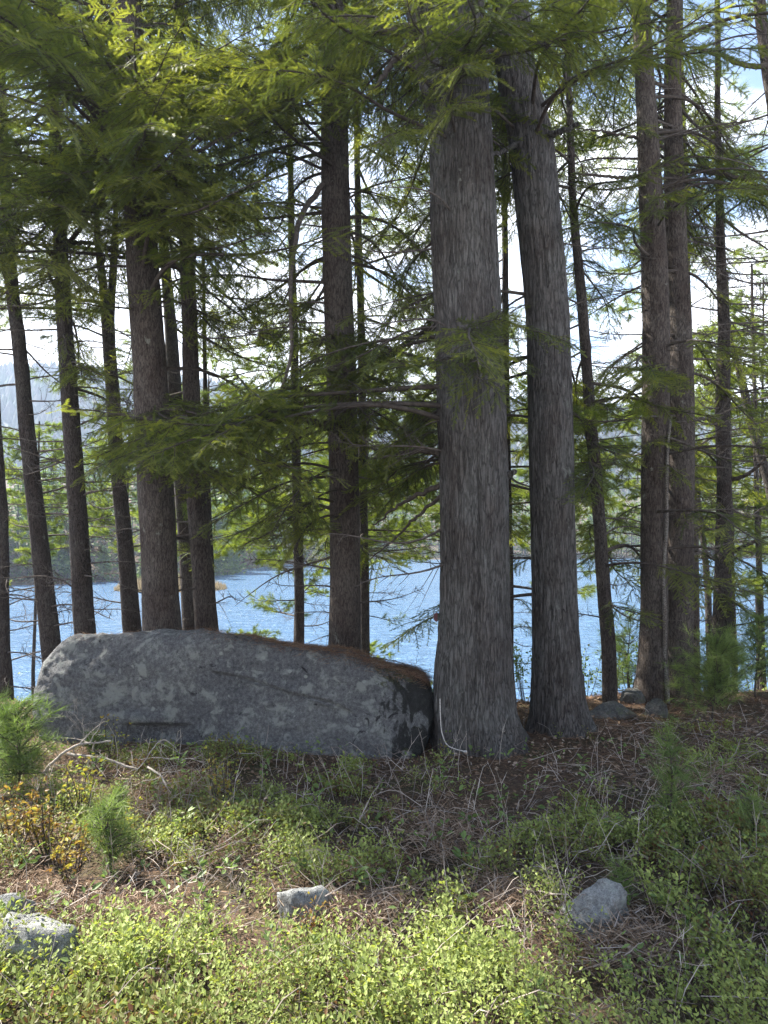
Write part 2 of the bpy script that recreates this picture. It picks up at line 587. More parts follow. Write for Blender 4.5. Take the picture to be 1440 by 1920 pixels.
def ground_z(X, Y):
    X = np.asarray(X, float); Y = np.asarray(Y, float)
    near = 0.05 * noise2(X, Y, 0.9, 3, 1) + 0.015 * noise2(X, Y, 4.0, 3, 2) + 0.015
    edge = 7.1 + 0.5 * smooth01((X - 1.5) / 1.5) + 0.25 * noise2(X, Y * 0, 0.8, 2, 3)
    t = smooth01((Y - edge) / 13.0) * 0.55 + 0.45 * np.clip((Y - edge) / 13.0, 0, 1)
    bank = -6.0 * t + 0.12 * noise2(X, Y, 0.6, 3, 4) * np.clip(t * 3, 0, 1)
    sh = shore_Y(X)
    far = np.where(Y > sh - 6, np.clip((Y - sh) * 0.16, -1.2, 26) + WATER_Z + 0.1, -99.0)
    z = near * (1 - np.clip(t * 4, 0, 1)) + bank
    return np.where(Y > sh - 6, np.maximum(z, far), z)


def build_ground():
    ys = np.concatenate([np.arange(-6, 1.5, 0.5), np.arange(1.5, 8.5, 0.06), np.arange(8.5, 24, 0.35), np.arange(24, 320, 3.0), np.array([360, 420, 500, 600, 800, 1200])])
    us = np.concatenate([np.linspace(-2.4, -0.75, 14), np.linspace(-0.72, 0.72, 130), np.linspace(0.75, 2.4, 14)])
    Yg, U = np.meshgrid(ys, us, indexing='ij')
    X = U * np.maximum(np.abs(Yg), 3.0)
    Z = ground_z(X, Yg)
    V = np.stack([X, Yg, Z], -1).reshape(-1, 3)
    a, c = Yg.shape
    i = np.arange(a - 1)[:, None] * c + np.arange(c - 1)[None]
    Fc = np.stack([i, i + 1, i + c + 1, i + c], -1).reshape(-1, 4)
    link('ground', make_mesh('ground', V, Fc, [M['ground']], True), kind='structure')


def build_lake():
    V = [(-600, 12, WATER_Z), (600, 12, WATER_Z), (600, 420, WATER_Z), (-600, 420, WATER_Z)]
    link('lake_water', make_mesh('lake_water', V, [(0, 1, 2, 3)], [M['water']]), kind='structure')


HILL_Y = 560.0


def hill_top(X):
    px = 720 + X / HILL_Y * F
    row = np.interp(px, [-900, -200, 0, 120, 330, 560, 760, 1000, 1200, 1440, 1700, 2400], [800, 730, 706, 700, 724, 752, 772, 764, 776, 770, 790, 850])
    return EYE + (HY - row) / F * HILL_Y - 6 + 4 * noise2(X, X * 0, 0.012, 4, 9)


def hill_z(X, Y):
    s = np.clip((Y - 300) / (HILL_Y - 300), 0, 1)
    return -2 + (hill_top(X) + 2) * smooth01(s) ** 0.9


def build_hills():
    xs = np.linspace(-900, 900, 120); ys = np.concatenate([np.linspace(300, HILL_Y, 34), [640, 760]])
    Yg, Xg = np.meshgrid(ys, xs, indexing='ij')
    Z = hill_z(Xg, Yg) + 3 * noise2(Xg, Yg, 0.02, 3, 8) * (Yg < HILL_Y + 1)
    Z = np.where(Yg > HILL_Y + 1, -2, Z)
    V = np.stack([Xg, Yg, Z], -1).reshape(-1, 3)
    a, c = Yg.shape
    i = np.arange(a - 1)[:, None] * c + np.arange(c - 1)[None]
    link('hills', make_mesh('hills', V, np.stack([i, i + 1, i + c + 1, i + c], -1).reshape(-1, 4), [M['hill']], True), kind='structure')
    # the wood that covers them, too far to count
    n = 7000
    X = rng.uniform(-420, 420, n); Y = 300 + (HILL_Y - 300) * rng.uniform(0, 1, n) ** 0.6
    Y[:900] = HILL_Y - rng.uniform(0, 5, 900)
    th = np.arange(6) / 6 * 2 * np.pi
    tv = np.concatenate([np.stack([np.cos(th), np.sin(th), 0.15 + 0 * th], 1), np.stack([0.75 * np.cos(th + .5), 0.75 * np.sin(th + .5), 0.55 + 0 * th], 1), [[0, 0, 1.0]]])
    tf = [(k, (k + 1) % 6, 6 + k) for k in range(6)] + [((k + 1) % 6, 6 + (k + 1) % 6, 6 + k) for k in range(6)] + [(6 + k, 6 + (k + 1) % 6, 12) for k in range(6)]
    mb = MB()
    w = rng.uniform(2.2, 4.6, n); h = rng.uniform(8, 15, n)
    R = frames(np.stack([np.cos(t := rng.uniform(0, 6.28, n)), np.sin(t), 0 * t], 1))
    scatter(mb, tv, tf, np.stack([X, Y, hill_z(X, Y) - 1.5], 1), R, np.stack([w, w, h], 1), rng.uniform(0, 1, n) ** 1.2)
    link('hill_forest', mb.mesh('hill_forest', M['hill_tree']), kind='stuff', label='hazy wood covering the hills beyond the lake', cat='forest')


def build_far_shore():
    """the wood on the far shore: stems, bare grey brush and green crowns that read as one mass"""
    mb = MB()
    leaf_v = np.array([[-.5, 0, 0], [0, -.32, .06], [.5, 0, 0], [0, .32, -.06]]); leaf_f = [(0, 1, 2), (0, 2, 3)]
    st = MB()
    n = 520
    for k in range(n):
        u = rng.uniform(-0.66, 0.66)
        d = 2 + 55 * rng.uniform() ** 1.5
        Y0 = shore_Y(np.array([u * 150]))[0]
        for _ in range(4):
            Y0 = shore_Y(np.array([u * (Y0 + d)]))[0]
        Y = Y0 + d; X = u * Y
        z0 = float(ground_z(np.array([X]), np.array([Y]))[0])
        ever = rng.uniform() < (0.8 if d > 8 else 0.7)
        hgt = (rng.uniform(9, 17) if ever else rng.uniform(6, 12)) * (0.8 if Y < 130 else 1.25)
        if d < 5:
            hgt *= 0.5
        wdt = hgt * rng.uniform(0.2, 0.32) * (1.0 if ever else 1.3)
        m = 420 if Y < 130 else 300
        f = rng.uniform(0.12, 1, m)
        rr = wdt * ((1 - f) ** 0.75 + 0.10 if ever else np.sin(np.pi * np.clip(f, .02, .98)) ** .7) * np.sqrt(rng.uniform(0.05, 1, m))
        if ever:
            f = np.round(f * 11) / 11 + rng.normal(0, 0.018, m)
        a = rng.uniform(0, 6.28, m)
        pos = np.stack([X + rr * np.cos(a), Y + rr * np.sin(a), z0 + hgt * f - rr * 0.12], 1)
        dr = np.stack([np.cos(a), np.sin(a), rng.normal(-0.1, 0.4, m)], 1)
        R = frames(dr, roll=rng.normal(0, 0.7, m))
        s = rng.uniform(0.5, 1.25, m) * (0.8 if ever else 0.5)
        t = (np.clip(rng.normal(rng.uniform(0.55, 1.0), 0.1, m), 0.37, 1) if ever else rng.uniform(0.05, 0.32, m))
        scatter(mb, leaf_v, leaf_f, pos, R, np.stack([s, s * (1 if ever else 0.28), s], 1), t)
        V, Fc = tube([[X, Y, z0 - .3], [X + rng.normal(0, .2), Y, z0 + hgt * 0.95]], [0.02 * hgt * .8, 0.03], 5)
        st.add(V, Fc, 0.1)
    # low brush along the waterline
    m = 9000
    u = rng.uniform(-0.66, 0.66, m)
    Y0 = np.full(m, 150.0)
    for _ in range(5):
        Y0 = shore_Y(u * Y0)
    Y = Y0 + rng.uniform(0, 5, m); X = u * Y
    a = rng.uniform(0, 6.28, m)
    z = ground_z(X, Y) + rng.uniform(0, 1, m) ** 1.4 * 2.6
    R = frames(np.stack([np.cos(a), np.sin(a), rng.normal(0.6, 0.5, m)], 1), roll=rng.normal(0, .7, m))
    s = rng.uniform(0.4, 0.9, m)
    scatter(mb, leaf_v, leaf_f, np.stack([X, Y, z], 1), R, np.stack([s, s * .45, s], 1), np.where(rng.uniform(0, 1, m) < .4, rng.uniform(0, .3, m), rng.uniform(.4, .9, m)))
    o = link('far_shore_forest', mb.mesh('far_shore_forest', M['far_green']), kind='stuff', label='mixed bare and evergreen wood along the far shore of the lake', cat='forest')
    t = link('stems', st.mesh('stems', M['bark_dark'], True), parent=o)
    t['kind'] = 'stuff'


def build_reeds():
    mb = MB()
    n = 5200
    a = rng.uniform(0, 6.28, n); r = np.sqrt(rng.uniform(0, 1, n))
    X = -24.0 + 6.2 * r * np.cos(a); Y = 80 + 5.0 * r * np.sin(a)
    h = rng.uniform(0.7, 2.1, n) * (1.1 - r ** 2 * .75)
    tv = np.array([[0, -.045, 0], [0, .045, 0], [1, 0, 0]])
    d = np.stack([rng.normal(0, .22, n), rng.normal(0, .22, n), np.ones(n)], 1)
    R = frames(d, up=np.array([0, 1.0, 0]), roll=rng.uniform(0, 6.28, n))
    scatter(mb, tv, [(0, 1, 2)], np.stack([X, Y, np.full(n, WATER_Z - .02)], 1), R, np.stack([h, h * 0 + 1, h], 1), rng.uniform(0, 1, n))
    link('reed_islet', mb.mesh('reed_islet', M['reed']), kind='stuff', label='low islet of tan dry reeds standing in the lake', cat='reeds')


build_ground()
build_lake()
build_hills()
build_far_shore()
build_reeds()


# ------------------------------------------------------------------ boughs (shared shapes)
NEEDLE = np.array([[-.0026, 0, 0], [.0026, 0, 0], [0.0045, 0.0125, 0.0]])


def needles_along(mb, p0, p1, nrm, tint, step=0.0062, ln=1.0):
    """flat two-ranked needles along many twig segments at once (arrays n x 3)"""
    p0, p1, nrm = map(np.asarray, (p0, p1, nrm))
    L = np.linalg.norm(p1 - p0, axis=1)
    k = max(3, int(np.ceil(np.median(L) / step)))
    t = (np.arange(k) + 0.5) / k
    ax = (p1 - p0) / (L[:, None] + 1e-9)
    sd = np.cross(nrm, ax)
    sd /= np.linalg.norm(sd, axis=1)[:, None] + 1e-9
    for s in (1, -1):
        pos = p0[:, None] + (p1 - p0)[:, None] * (t + s * 0.2 / k)[None, :, None]
        A = np.repeat(ax[:, None], k, 1); B = np.repeat(sd[:, None] * s, k, 1)
        N = np.repeat(nrm[:, None], k, 1)
        jl = rng.uniform(0.75, 1.15, (len(p0), k, 1)) * ln * (1 - 0.35 * t[None, :, None] ** 3)
        up = rng.normal(0, 0.22, (len(p0), k, 1))
        V = np.stack([pos - A * .0026, pos + A * .0026, pos + A * .0055 * jl + (B + N * up) * .0125 * jl], 2)
        n = len(p0) * k
        mb.add(V.reshape(-1, 3), np.arange(n * 3).reshape(-1, 3), np.repeat(np.repeat(np.broadcast_to(tint, (len(p0),)), k), 3))


def hemlock_bough(seed, LB=1.1, droop=0.3, s0=0.25):
    """a drooping limb of length LB with flat feathery sprays on its outer part"""
    global rng
    keep = rng; rng = np.random.default_rng(seed)
    w, f = MB(), MB()
    bend = rng.normal(0, 0.10); wob = rng.normal(0, .018, 2)
    ax = lambda t: LB * np.array([t, bend * t * t + wob[0] * math.sin(9 * t + seed), 0.10 * t - droop * t * t + wob[1] * math.sin(7 * t)])
    n = 10 + int(LB * 6)
    pts = np.array([ax(t) for t in np.linspace(0, 1, n)])
    V, Fc = tube(pts, np.linspace(0.006 + .006 * LB, 0.0016, n), 5); w.add(V, Fc)
    P0, P1, NR, TI = [], [], [], []
    s, side = s0 * .5, 1
    while s < 0.99:
        side = -side
        bare = s < s0 or rng.uniform() < .10
        p = ax(s); d0 = ax(s + .02) - ax(s); d0 /= np.linalg.norm(d0)
        ln = (0.52 * min(LB, 1.5) ** .6 * (1 - s) ** 0.75 * min(1, (s - s0) / 0.25 + .35 if s > s0 else .5) + 0.05) * rng.uniform(0.5, 1.2)
        ang = math.radians(rng.uniform(40, 68)) * side
        d = np.array([math.cos(ang), math.sin(ang), d0[2] + rng.normal(0, 0.22)])
        d /= np.linalg.norm(d)
        m = max(4, int(ln / 0.04))
        sag = rng.uniform(.15, .5)
        tq = np.linspace(0, 1, m)[:, None]
        q = p + d * ln * tq + np.array([0.12 * ln, 0, -sag * ln]) * tq * tq
        V, Fc = tube(q, np.linspace(0.0034, 0.0007, m), 3); w.add(V, Fc)
        nrm = np.array([rng.normal(0, .3), rng.normal(0, .3), 1.0]); nrm /= np.linalg.norm(nrm)
        tb = np.clip(0.32 + 0.3 * s + rng.normal(0, .14), 0, 1)
        if not bare:
            k = max(2, int(ln / 0.017)); sg = 1
            for i in range(k):
                tt = (i + .6) / k
                sg = -sg
                b = p + d * ln * tt + np.array([0.12 * ln, 0, -sag * ln]) * tt * tt
                tl = (0.115 * (1 - tt) ** .8 + 0.022) * rng.uniform(.55, 1.25) * min(1, ln / 0.2 + .3)
                sv = np.cross(nrm, d); an = math.radians(rng.uniform(38, 62))
                td = d * math.cos(an) + sv * sg * math.sin(an) + np.array([0, 0, rng.normal(-.2, .18)])
                td /= np.linalg.norm(td)
                if rng.uniform() < 0.9:
                    P0.append(b); P1.append(b + td * tl); NR.append(nrm + rng.normal(0, .2, 3)); TI.append(np.clip(tb + 0.3 * tt + rng.normal(0, .1), 0, 1))
            for i in range(m - 1):
                P0.append(q[i]); P1.append(q[i + 1]); NR.append(nrm); TI.append(tb)
        s += rng.uniform(0.025, 0.06) / LB ** .9
    P0, P1, NR, TI = map(np.array, (P0, P1, NR, TI))
    L = np.linalg.norm(P1 - P0, axis=1)
    for lo, hi in ((0, .035), (.035, .06), (.06, .09), (.09, 9)):
        k = (L >= lo) & (L < hi)
        if k.any():
            needles_along(f, P0[k], P1[k], NR[k], TI[k])
    rng = keep
    return w.mesh('hemlock_branch_wood', M['twig'], True), f.mesh('hemlock_branch_needles', M['hemlock']), LB


def tuft(f, pos, d, n=44, ln=0.095, spread=0.62, tint=0.5, wd=0.0013):
    """bundles of long pine needles at the end of a shoot"""
    pos = np.asarray(pos, float); d = np.asarray(d, float) / np.linalg.norm(d)
    v = rng.normal(0, 1, (n, 3)); v -= (v @ d)[:, None] * d; v /= np.linalg.norm(v, axis=1)[:, None]
    a = np.abs(rng.normal(spread, 0.33, n))
    dr = d * np.cos(a)[:, None] + v * np.sin(a)[:, None]
    o = pos + d * rng.uniform(-0.06, 0.012, n)[:, None]
    L = ln * rng.uniform(.7, 1.1, n)[:, None]
    sd = np.cross(dr, rng.normal(0, 1, (n, 3))); sd /= np.linalg.norm(sd, axis=1)[:, None]
    tip = o + dr * L + np.array([0, 0, -0.10]) * L
    V = np.stack([o - sd * wd, o + sd * wd, tip], 1)
    f.add(V.reshape(-1, 3), np.arange(3 * n).reshape(-1, 3), np.repeat(np.clip(tint + rng.normal(0, .12, n), 0, 1), 3))


def pine_bough(seed, LB=1.2, wd=.0013, nn=1.0):
    global rng
    keep = rng; rng = np.random.default_rng(seed)
    w, f = MB(), MB()
    bend = rng.normal(0, .12)
    ax = lambda t: LB * np.array([t, bend * t * t + .015 * math.sin(8 * t + seed), 0.02 * t - 0.12 * t * t + 0.14 * t ** 4])
    pts = np.array([ax(t) for t in np.linspace(0, 1, 12)])
    V, Fc = tube(pts, np.linspace(.006 + .006 * LB, .003, 12), 5); w.add(V, Fc)
    s = rng.uniform(.25, .4); side = 1
    while s < 1.0:
        side = -side
        p = ax(s)
        ln = (0.46 * min(LB, 1.6) ** .7 * (1 - s) + .10) * rng.uniform(.6, 1.25)
        an = math.radians(rng.uniform(30, 60)) * side
        d = np.array([math.cos(an), math.sin(an), rng.normal(0.08, .2)]); d /= np.linalg.norm(d)
        q = np.array([p + d * ln * t + np.array([0, 0, .16 * ln * t * t]) for t in np.linspace(0, 1, 6)])
        V, Fc = tube(q, np.linspace(.0045, .0018, 6), 4); w.add(V, Fc)
        tb = np.clip(.5 + rng.normal(0, .16), 0, 1)
        tuft(f, q[-1], d + np.array([0, 0, .25]), tint=tb, n=int(44 * nn), wd=wd)
        for i in range(int(ln / .06)):
            tt = rng.uniform(.3, .97)
            b = q[0] + (q[-1] - q[0]) * tt
            dd = d + rng.normal(0, .6, 3) * np.array([1, 1, .7]); dd /= np.linalg.norm(dd)
            e = b + dd * rng.uniform(.03, .11)
            V, Fc = tube([b, e], [.0018, .0012], 3); w.add(V, Fc)
            tuft(f, e, dd, tint=tb, n=int(38 * nn), wd=wd)
        s += rng.uniform(.05, .10) / LB ** .8
    tuft(f, ax(1.0), np.array([1, 0, .3]), tint=.6)
    rng = keep
    return w.mesh('pine_branch_wood', M['twig'], True), f.mesh('pine_branch_needles', M['pine']), LB


def dead_bough(seed, fine=1.0):
    global rng
    keep = rng; rng = np.random.default_rng(seed)
    w = MB()
    k1, k2 = rng.normal(0, .05), rng.normal(0, .05)
    ax = lambda t: np.array([t, k1 * math.sin(5 * t) + .1 * k2 * t, 0.06 * t - .16 * t * t + k2 * math.sin(6 * t + 1) * .5])
    pts = np.array([ax(t) for t in np.linspace(0, 1, 12)])
    V, Fc = tube(pts, np.linspace(.0125, .0022, 12), 5); w.add(V, Fc)
    for i in range(int(13 * fine)):
        s = rng.uniform(.15, .97)
        ln = (.34 * (1 - s) + .08) * rng.uniform(.5, 1.3)
        an = math.radians(rng.uniform(28, 70)) * rng.choice([-1, 1])
        d = np.array([math.cos(an), math.sin(an) * .8, rng.normal(-.05, .38)]); d /= np.linalg.norm(d)
        k = rng.normal(0, .22, 3)
        q = np.array([ax(s) + d * ln * t + k * ln * t * t for t in np.linspace(0, 1, 6)])
        V, Fc = tube(q, np.linspace(.0042, .0011, 6), 3); w.add(V, Fc)
        for j in range(int(rng.integers(1, 5) * fine)):
            tt = rng.uniform(.25, .95); b = q[int(tt * 5)]
            d2 = d + rng.normal(0, .6, 3); d2 /= np.linalg.norm(d2)
            l2 = ln * rng.uniform(.18, .5)
            V, Fc = tube([b, b + d2 * l2 * .5 + rng.normal(0, .005, 3), b + d2 * l2], [.002, .0014, .0007], 3); w.add(V, Fc)
    rng = keep
    return w.mesh('dead_branch_wood', M['dead_twig'], True)


HEM = [hemlock_bough(100 + i, *a) for i, a in enumerate([(.6, .25, .12), (.6, .4, .15), (.95, .22, .2), (.95, .36, .25), (1.0, .3, .3), (1.45, .25, .28), (1.45, .36, .35), (1.5, .30, .3), (2.1, .22, .35), (2.1, .30, .4)])]
PIN = [pine_bough(200 + i, L) for i, L in enumerate([.6, .65, 1.0, 1.0, 1.1, 1.6, 1.6, 2.2])]
PINB = [pine_bough(240 + i, L, .0024, 1.35) for i, L in enumerate([.6, .7, 1.0, 1.1, 1.5, 1.8])]
DEAD = [dead_bough(300 + i, f) for i, f in enumerate([.5, 1, 1.6, 2.2, 1.0, .6])]

# ------------------------------------------------------------------ trees
TREES = {}


def make_tree(key, kind, Y, pts, bark, label, top=11.0, flare=0.0, seg=28, rough=0.006, seed=0):
    """pts: (column, row, width) down the stem in the photograph, at the distance Y"""
    pts = sorted(pts, key=lambda q: q[1])
    C = np.array([[*P(x, y, Y), w / 2 / F * Y] for x, y, w in pts])
    # foot: run on into the soil
    d = C[-1] - C[-2]; d /= abs(d[2]); d[3] = max(d[3], 0)
    foot = C[-1].copy()
    gz = float(ground_z(np.array([foot[0]]), np.array([Y]))[0])
    if foot[2] > gz - .12:
        k = foot[2] - (gz - .12)
        foot = np.concatenate([foot[:3] + d[:3] * k, [foot[3] * (1 + .06 * k)]])
        C = np.vstack([C, foot])
    C = C[::-1]
    # run on above the frame
    u = C[-1] - C[-2]
    u = u / max(u[2], 1e-3)
    z0 = C[-1][2]; r0 = C[-1][3]
    if top > z0 + .5:
        ex = []
        for t in np.linspace(0.25, 1, 5):
            z = z0 + (top - z0) * t
            ex.append([C[-1][0] + u[0] * .6 * (z - z0), Y, z, r0 * (1 - t) + .02 * t])
        C = np.vstack([C, ex])
    H = C[-1][2] - C[0][2]
    n = int(min(7.5, H) / .045)
    axis = spline(C, 1200)
    axis = axis[np.argsort(axis[:, 2], kind='stable')]
    zz = np.concatenate([np.linspace(C[0][2], min(C[0][2] + 7.5, C[-1][2] - .01), n), np.linspace(min(C[0][2] + 7.5, C[-1][2] - .01) + .01, C[-1][2], 14)])
    A = np.stack([np.interp(zz, axis[:, 2], axis[:, k]) for k in range(4)], 1)
    A[:, 2] = zz
    sgs = np.random.default_rng(seed + 50)
    A[:, 1] += 0.02 * np.interp(zz, np.linspace(zz[0], zz[-1], 12), sgs.normal(0, 1, 12))
    th = np.arange(seg) / seg * 2 * np.pi
    cs = np.stack([np.cos(th), np.sin(th)], 1)
    r = A[:, 3][:, None] * np.ones(seg)[None]
    q = np.stack([cs[None, :, 0] * 1.0 * A[:, 3][:, None] * 9 + 0 * r, cs[None, :, 1] * A[:, 3][:, None] * 9 + 0 * r, zz[:, None] * 0.8 + 0 * r], -1)
    ridge = 1 - np.abs(fbm(np.stack([q[..., 0] * 4.2, q[..., 1] * 4.2, q[..., 2] * 2.2], -1), 3, seed + 3)) * 3.0
    lump = fbm(q * np.array([.35, .35, 1.0]), 3, seed + 11)
    r = r * (1 + 0.045 * lump) + rough * np.clip(ridge, -1, 1)
    if flare:
        hgt = np.clip(zz - (A[0, 2] + .12), 0, 9)[:, None]
        lobes = 0.6 + 0.4 * np.sin(th * 4 + seed) + 0.35 * np.sin(th * 7 + 2 * seed)
        r = r + flare * np.exp(-hgt / 0.2) * np.clip(lobes, .05, 2)[None] * A[0, 3]
    V = np.stack([A[:, 0][:, None] + r * cs[None, :, 0], A[:, 1][:, None] + r * cs[None, :, 1], zz[:, None] + 0 * r], -1)
    base = np.array([A[0, 0], Y, zz[0] + .12])
    V = V - base
    m = len(zz)
    i = np.arange(m - 1)[:, None] * seg; j = np.arange(seg)[None]; j2 = (j + 1) % seg
    Fc = np.stack([i + j, i + j2, i + seg + j2, i + seg + j], -1).reshape(-1, 4)
    Vf = V.reshape(-1, 3)
    root = link(kind, None, loc=tuple(base), label=label, cat='tree', group='conifers between the clearing and the lake' if kind != 'birch_tree' else None)
    link('trunk', make_mesh('trunk', Vf, Fc, [M[bark]], True), root)
    TREES[key] = dict(root=root, base=base, A=A, Y=Y, kind=kind)
    return root


def trunk_at(key, z):
    A = TREES[key]['A']
    return np.array([np.interp(z, A[:, 2], A[:, k]) for k in (0, 1)] + [z, np.interp(z, A[:, 2], A[:, 3])])


T = make_tree
T('edge', 'pine_tree', 8.6, [(-14, 300, 14), (-8, 800, 20), (2, 1000, 24), (6, 1200, 25), (14, 1330, 27)], 'bark_dark', 'dark pine stem at the far left edge, behind the leftmost sapling', 9, seg=16, seed=1)
T('a', 'pine_tree', 8.6, [(14, 430, 19), (22, 540, 22), (35, 640, 24), (50, 800, 27), (70, 980, 30), (92, 1180, 34)], 'bark_dark', 'slim dark pine leaning left above the left shoulder of the boulder', 12, seg=18, seed=2)
T('b', 'hemlock_tree', 8.0, [(104, 300, 20), (112, 430, 23), (122, 600, 27), (133, 760, 30), (147, 1000, 33), (160, 1178, 38)], 'bark_dark', 'dark stem second from the left behind the boulder, with fresh green sprays', 12, seg=20, seed=3)
T('c', 'pine_tree', 9.6, [(216, 380, 9), (213, 500, 13), (207, 600, 15), (208, 690, 22), (222, 900, 26), (240, 1100, 30), (247, 1180, 33)], 'bark_dark', 'dark forked pine stem just left of the thick trunk behind the boulder', 9, seg=18, seed=4)
T('d', 'hemlock_tree', 7.0, [(238, 0, 46), (252, 200, 50), (266, 440, 56), (270, 540, 58), (280, 700, 62), (292, 900, 65), (304, 1100, 66), (307, 1185, 71)], 'bark_brown', 'thick brown conifer behind the boulder with a pale lichen patch and dark drooping sprays', 13, seg=36, seed=5)
T('e', 'pine_tree', 10.2, [(300, 380, 14), (308, 480, 18), (318, 600, 22), (328, 760, 26), (346, 1000, 27), (356, 1180, 28)], 'bark_dark', 'slim pine stem half hidden between the thick brown trunk and its right neighbour', 11, seg=16, seed=6)
T('f', 'pine_tree', 7.6, [(342, 280, 22), (348, 420, 25), (355, 600, 28), (358, 760, 32), (365, 900, 36), (378, 1060, 38), (388, 1185, 43)], 'bark_brown', 'medium pine right of the thick brown trunk, rising behind the needle-strewn boulder top', 12, seg=24, seed=7)
T('g', 'pine_tree', 9.2, [(386, 780, 9), (391, 960, 11), (396, 1060, 12), (402, 1180, 13)], 'bark_dark', 'thin dark sapling stem hugging the right side of the medium pine', 5.5, seg=10, seed=8, rough=.002)
T('h', 'pine_tree', 10.6, [(546, 420, 12), (550, 560, 14), (554, 780, 16), (556, 900, 17), (560, 1060, 18), (561, 1205, 19)], 'bark_dark', 'slender dark pine standing alone against the water behind the middle of the boulder', 10, seg=14, seed=9, rough=.003)
T('i', 'hemlock_tree', 7.0, [(622, 0, 42), (625, 100, 45), (628, 300, 50), (632, 500, 54), (640, 700, 55), (645, 900, 55), (647, 1100, 57), (646, 1220, 60)], 'bark_brown', 'straight brown conifer with scattered lichen spots behind the right half of the boulder', 13, seg=34, seed=10)
T('j', 'pine_tree', 9.0, [(672, 430, 13), (677, 600, 14), (680, 880, 16), (683, 1100, 18), (684, 1225, 19)], 'bark_dark', 'thin dark stem close behind the lichen-spotted conifer, with a green bough over the water', 9, seg=12, seed=11, rough=.003)
T('k', 'hemlock_tree', 5.72, [(833, 0, 142), (843, 100, 130), (861, 250, 112), (867, 400, 117), (876, 600, 120), (885, 800, 121), (890, 1000, 122), (890, 1150, 128), (889, 1280, 143), (893, 1350, 150), (902, 1398, 156)], 'bark_grey', 'thickest trunk of all, furrowed grey bark, flared foot touching the boulder', 14, .26, 128, .016, 12)
T('l', 'pine_tree', 8.3, [(948, 560, 12), (951, 800, 13), (954, 1050, 15), (957, 1330, 17)], 'bark_dark', 'narrow dark stem peeping out behind the right edge of the thickest trunk', 8, seg=12, seed=13, rough=.003)
T('m', 'hemlock_tree', 6.12, [(957, 0, 66), (972, 150, 71), (994, 250, 78), (1010, 400, 77), (1027, 600, 76), (1031, 800, 78), (1036, 1000, 78), (1042, 1200, 84), (1046, 1330, 97), (1050, 1376, 106)], 'bark_grey', 'second thickest trunk, grey-brown, leaning left, just right of the thickest one', 14, .24, 96, .012, 14)
T('n', 'hemlock_tree', 7.0, [(1062, 100, 9), (1068, 220, 11), (1076, 400, 14), (1090, 560, 18), (1100, 700, 20), (1112, 850, 22), (1122, 960, 22), (1133, 1100, 25), (1140, 1200, 26), (1143, 1332, 27)], 'bark_dark', 'crooked slender stem against the water right of the two thick grey trunks', 8.5, seg=16, seed=15, rough=.004)
T('o', 'hemlock_tree', 7.3, [(1202, 0, 32), (1208, 150, 34), (1212, 250, 37), (1220, 400, 43), (1228, 600, 48), (1228, 800, 48), (1226, 1000, 47), (1225, 1200, 50), (1222, 1305, 58)], 'bark_brown', 'dark brown conifer with a sunlit left edge, left one of the close pair at right', 13, .12, 30, .006, 16)
T('p', 'pine_tree', 7.5, [(1266, 0, 27), (1262, 150, 29), (1265, 300, 35), (1271, 500, 39), (1277, 700, 43), (1276, 1000, 46), (1270, 1290, 54)], 'bark_brown', 'dark brown conifer, right one of the close pair, behind the bushy pine sapling', 13, .1, 28, .006, 17)
T('q', 'pine_tree', 9.2, [(1288, 700, 22), (1294, 900, 26), (1297, 1150, 28), (1298, 1240, 29)], 'bark_brown', 'brown stem tucked behind the right edge of the close pair of conifers', 9, seg=16, seed=18)
T('r', 'birch_tree', 7.15, [(1258, 780, 4), (1251, 860, 6), (1249, 1000, 7), (1244, 1120, 8), (1252, 1300, 9)], 'birch', 'thin pale birch stem in the slit between the close pair of conifers', 3.0, seg=8, seed=19, rough=.001)
T('s', 'pine_tree', 7.9, [(1346, 180, 9), (1350, 400, 14), (1355, 600, 20), (1357, 800, 26), (1357, 1000, 27), (1354, 1130, 32), (1349, 1230, 36)], 'bark_dark', 'dark straight pine with bare side branches above the bushy sapling at right', 9, seg=20, seed=20)
T('t', 'pine_tree', 10.5, [(1300, 860, 8), (1312, 960, 10), (1324, 1060, 11), (1330, 1200, 13)], 'bark_dark', 'thin leaning stem between the close pair and the straight dark pine', 5, seg=10, seed=21, rough=.002)
T('u', 'pine_tree', 11.0, [(1372, 640, 7), (1388, 700, 13), (1412, 800, 15), (1440, 900, 17), (1475, 1100, 19), (1500, 1250, 20)], 'bark_dark', 'grey stem slanting down to the right edge of the picture', 6.5, seg=12, seed=22, rough=.003)
T('v', 'pine_tree', 11.5, [(1368, 900, 8), (1372, 1050, 9), (1376, 1200, 11), (1378, 1280, 12)], 'bark_dark', 'very thin stem beside the right flank of the straight dark pine', 6, seg=8, seed=23, rough=.002)
T('w', 'pine_tree', 12.5, [(1418, 900, 9), (1424, 1100, 11), (1430, 1260, 13)], 'bark_dark', 'thin stem near the right edge rising from the lakeside brush', 6.5, seg=8, seed=24, rough=.002)
T('x', 'pine_tree', 7.4, [(1424, -40, 18), (1432, 60, 20), (1446, 160, 22), (1470, 400, 26), (1490, 900, 32), (1500, 1290, 38)], 'bark_brown', 'pine at the upper right corner, only a short piece of stem and its boughs showing', 11, seg=16, seed=25)

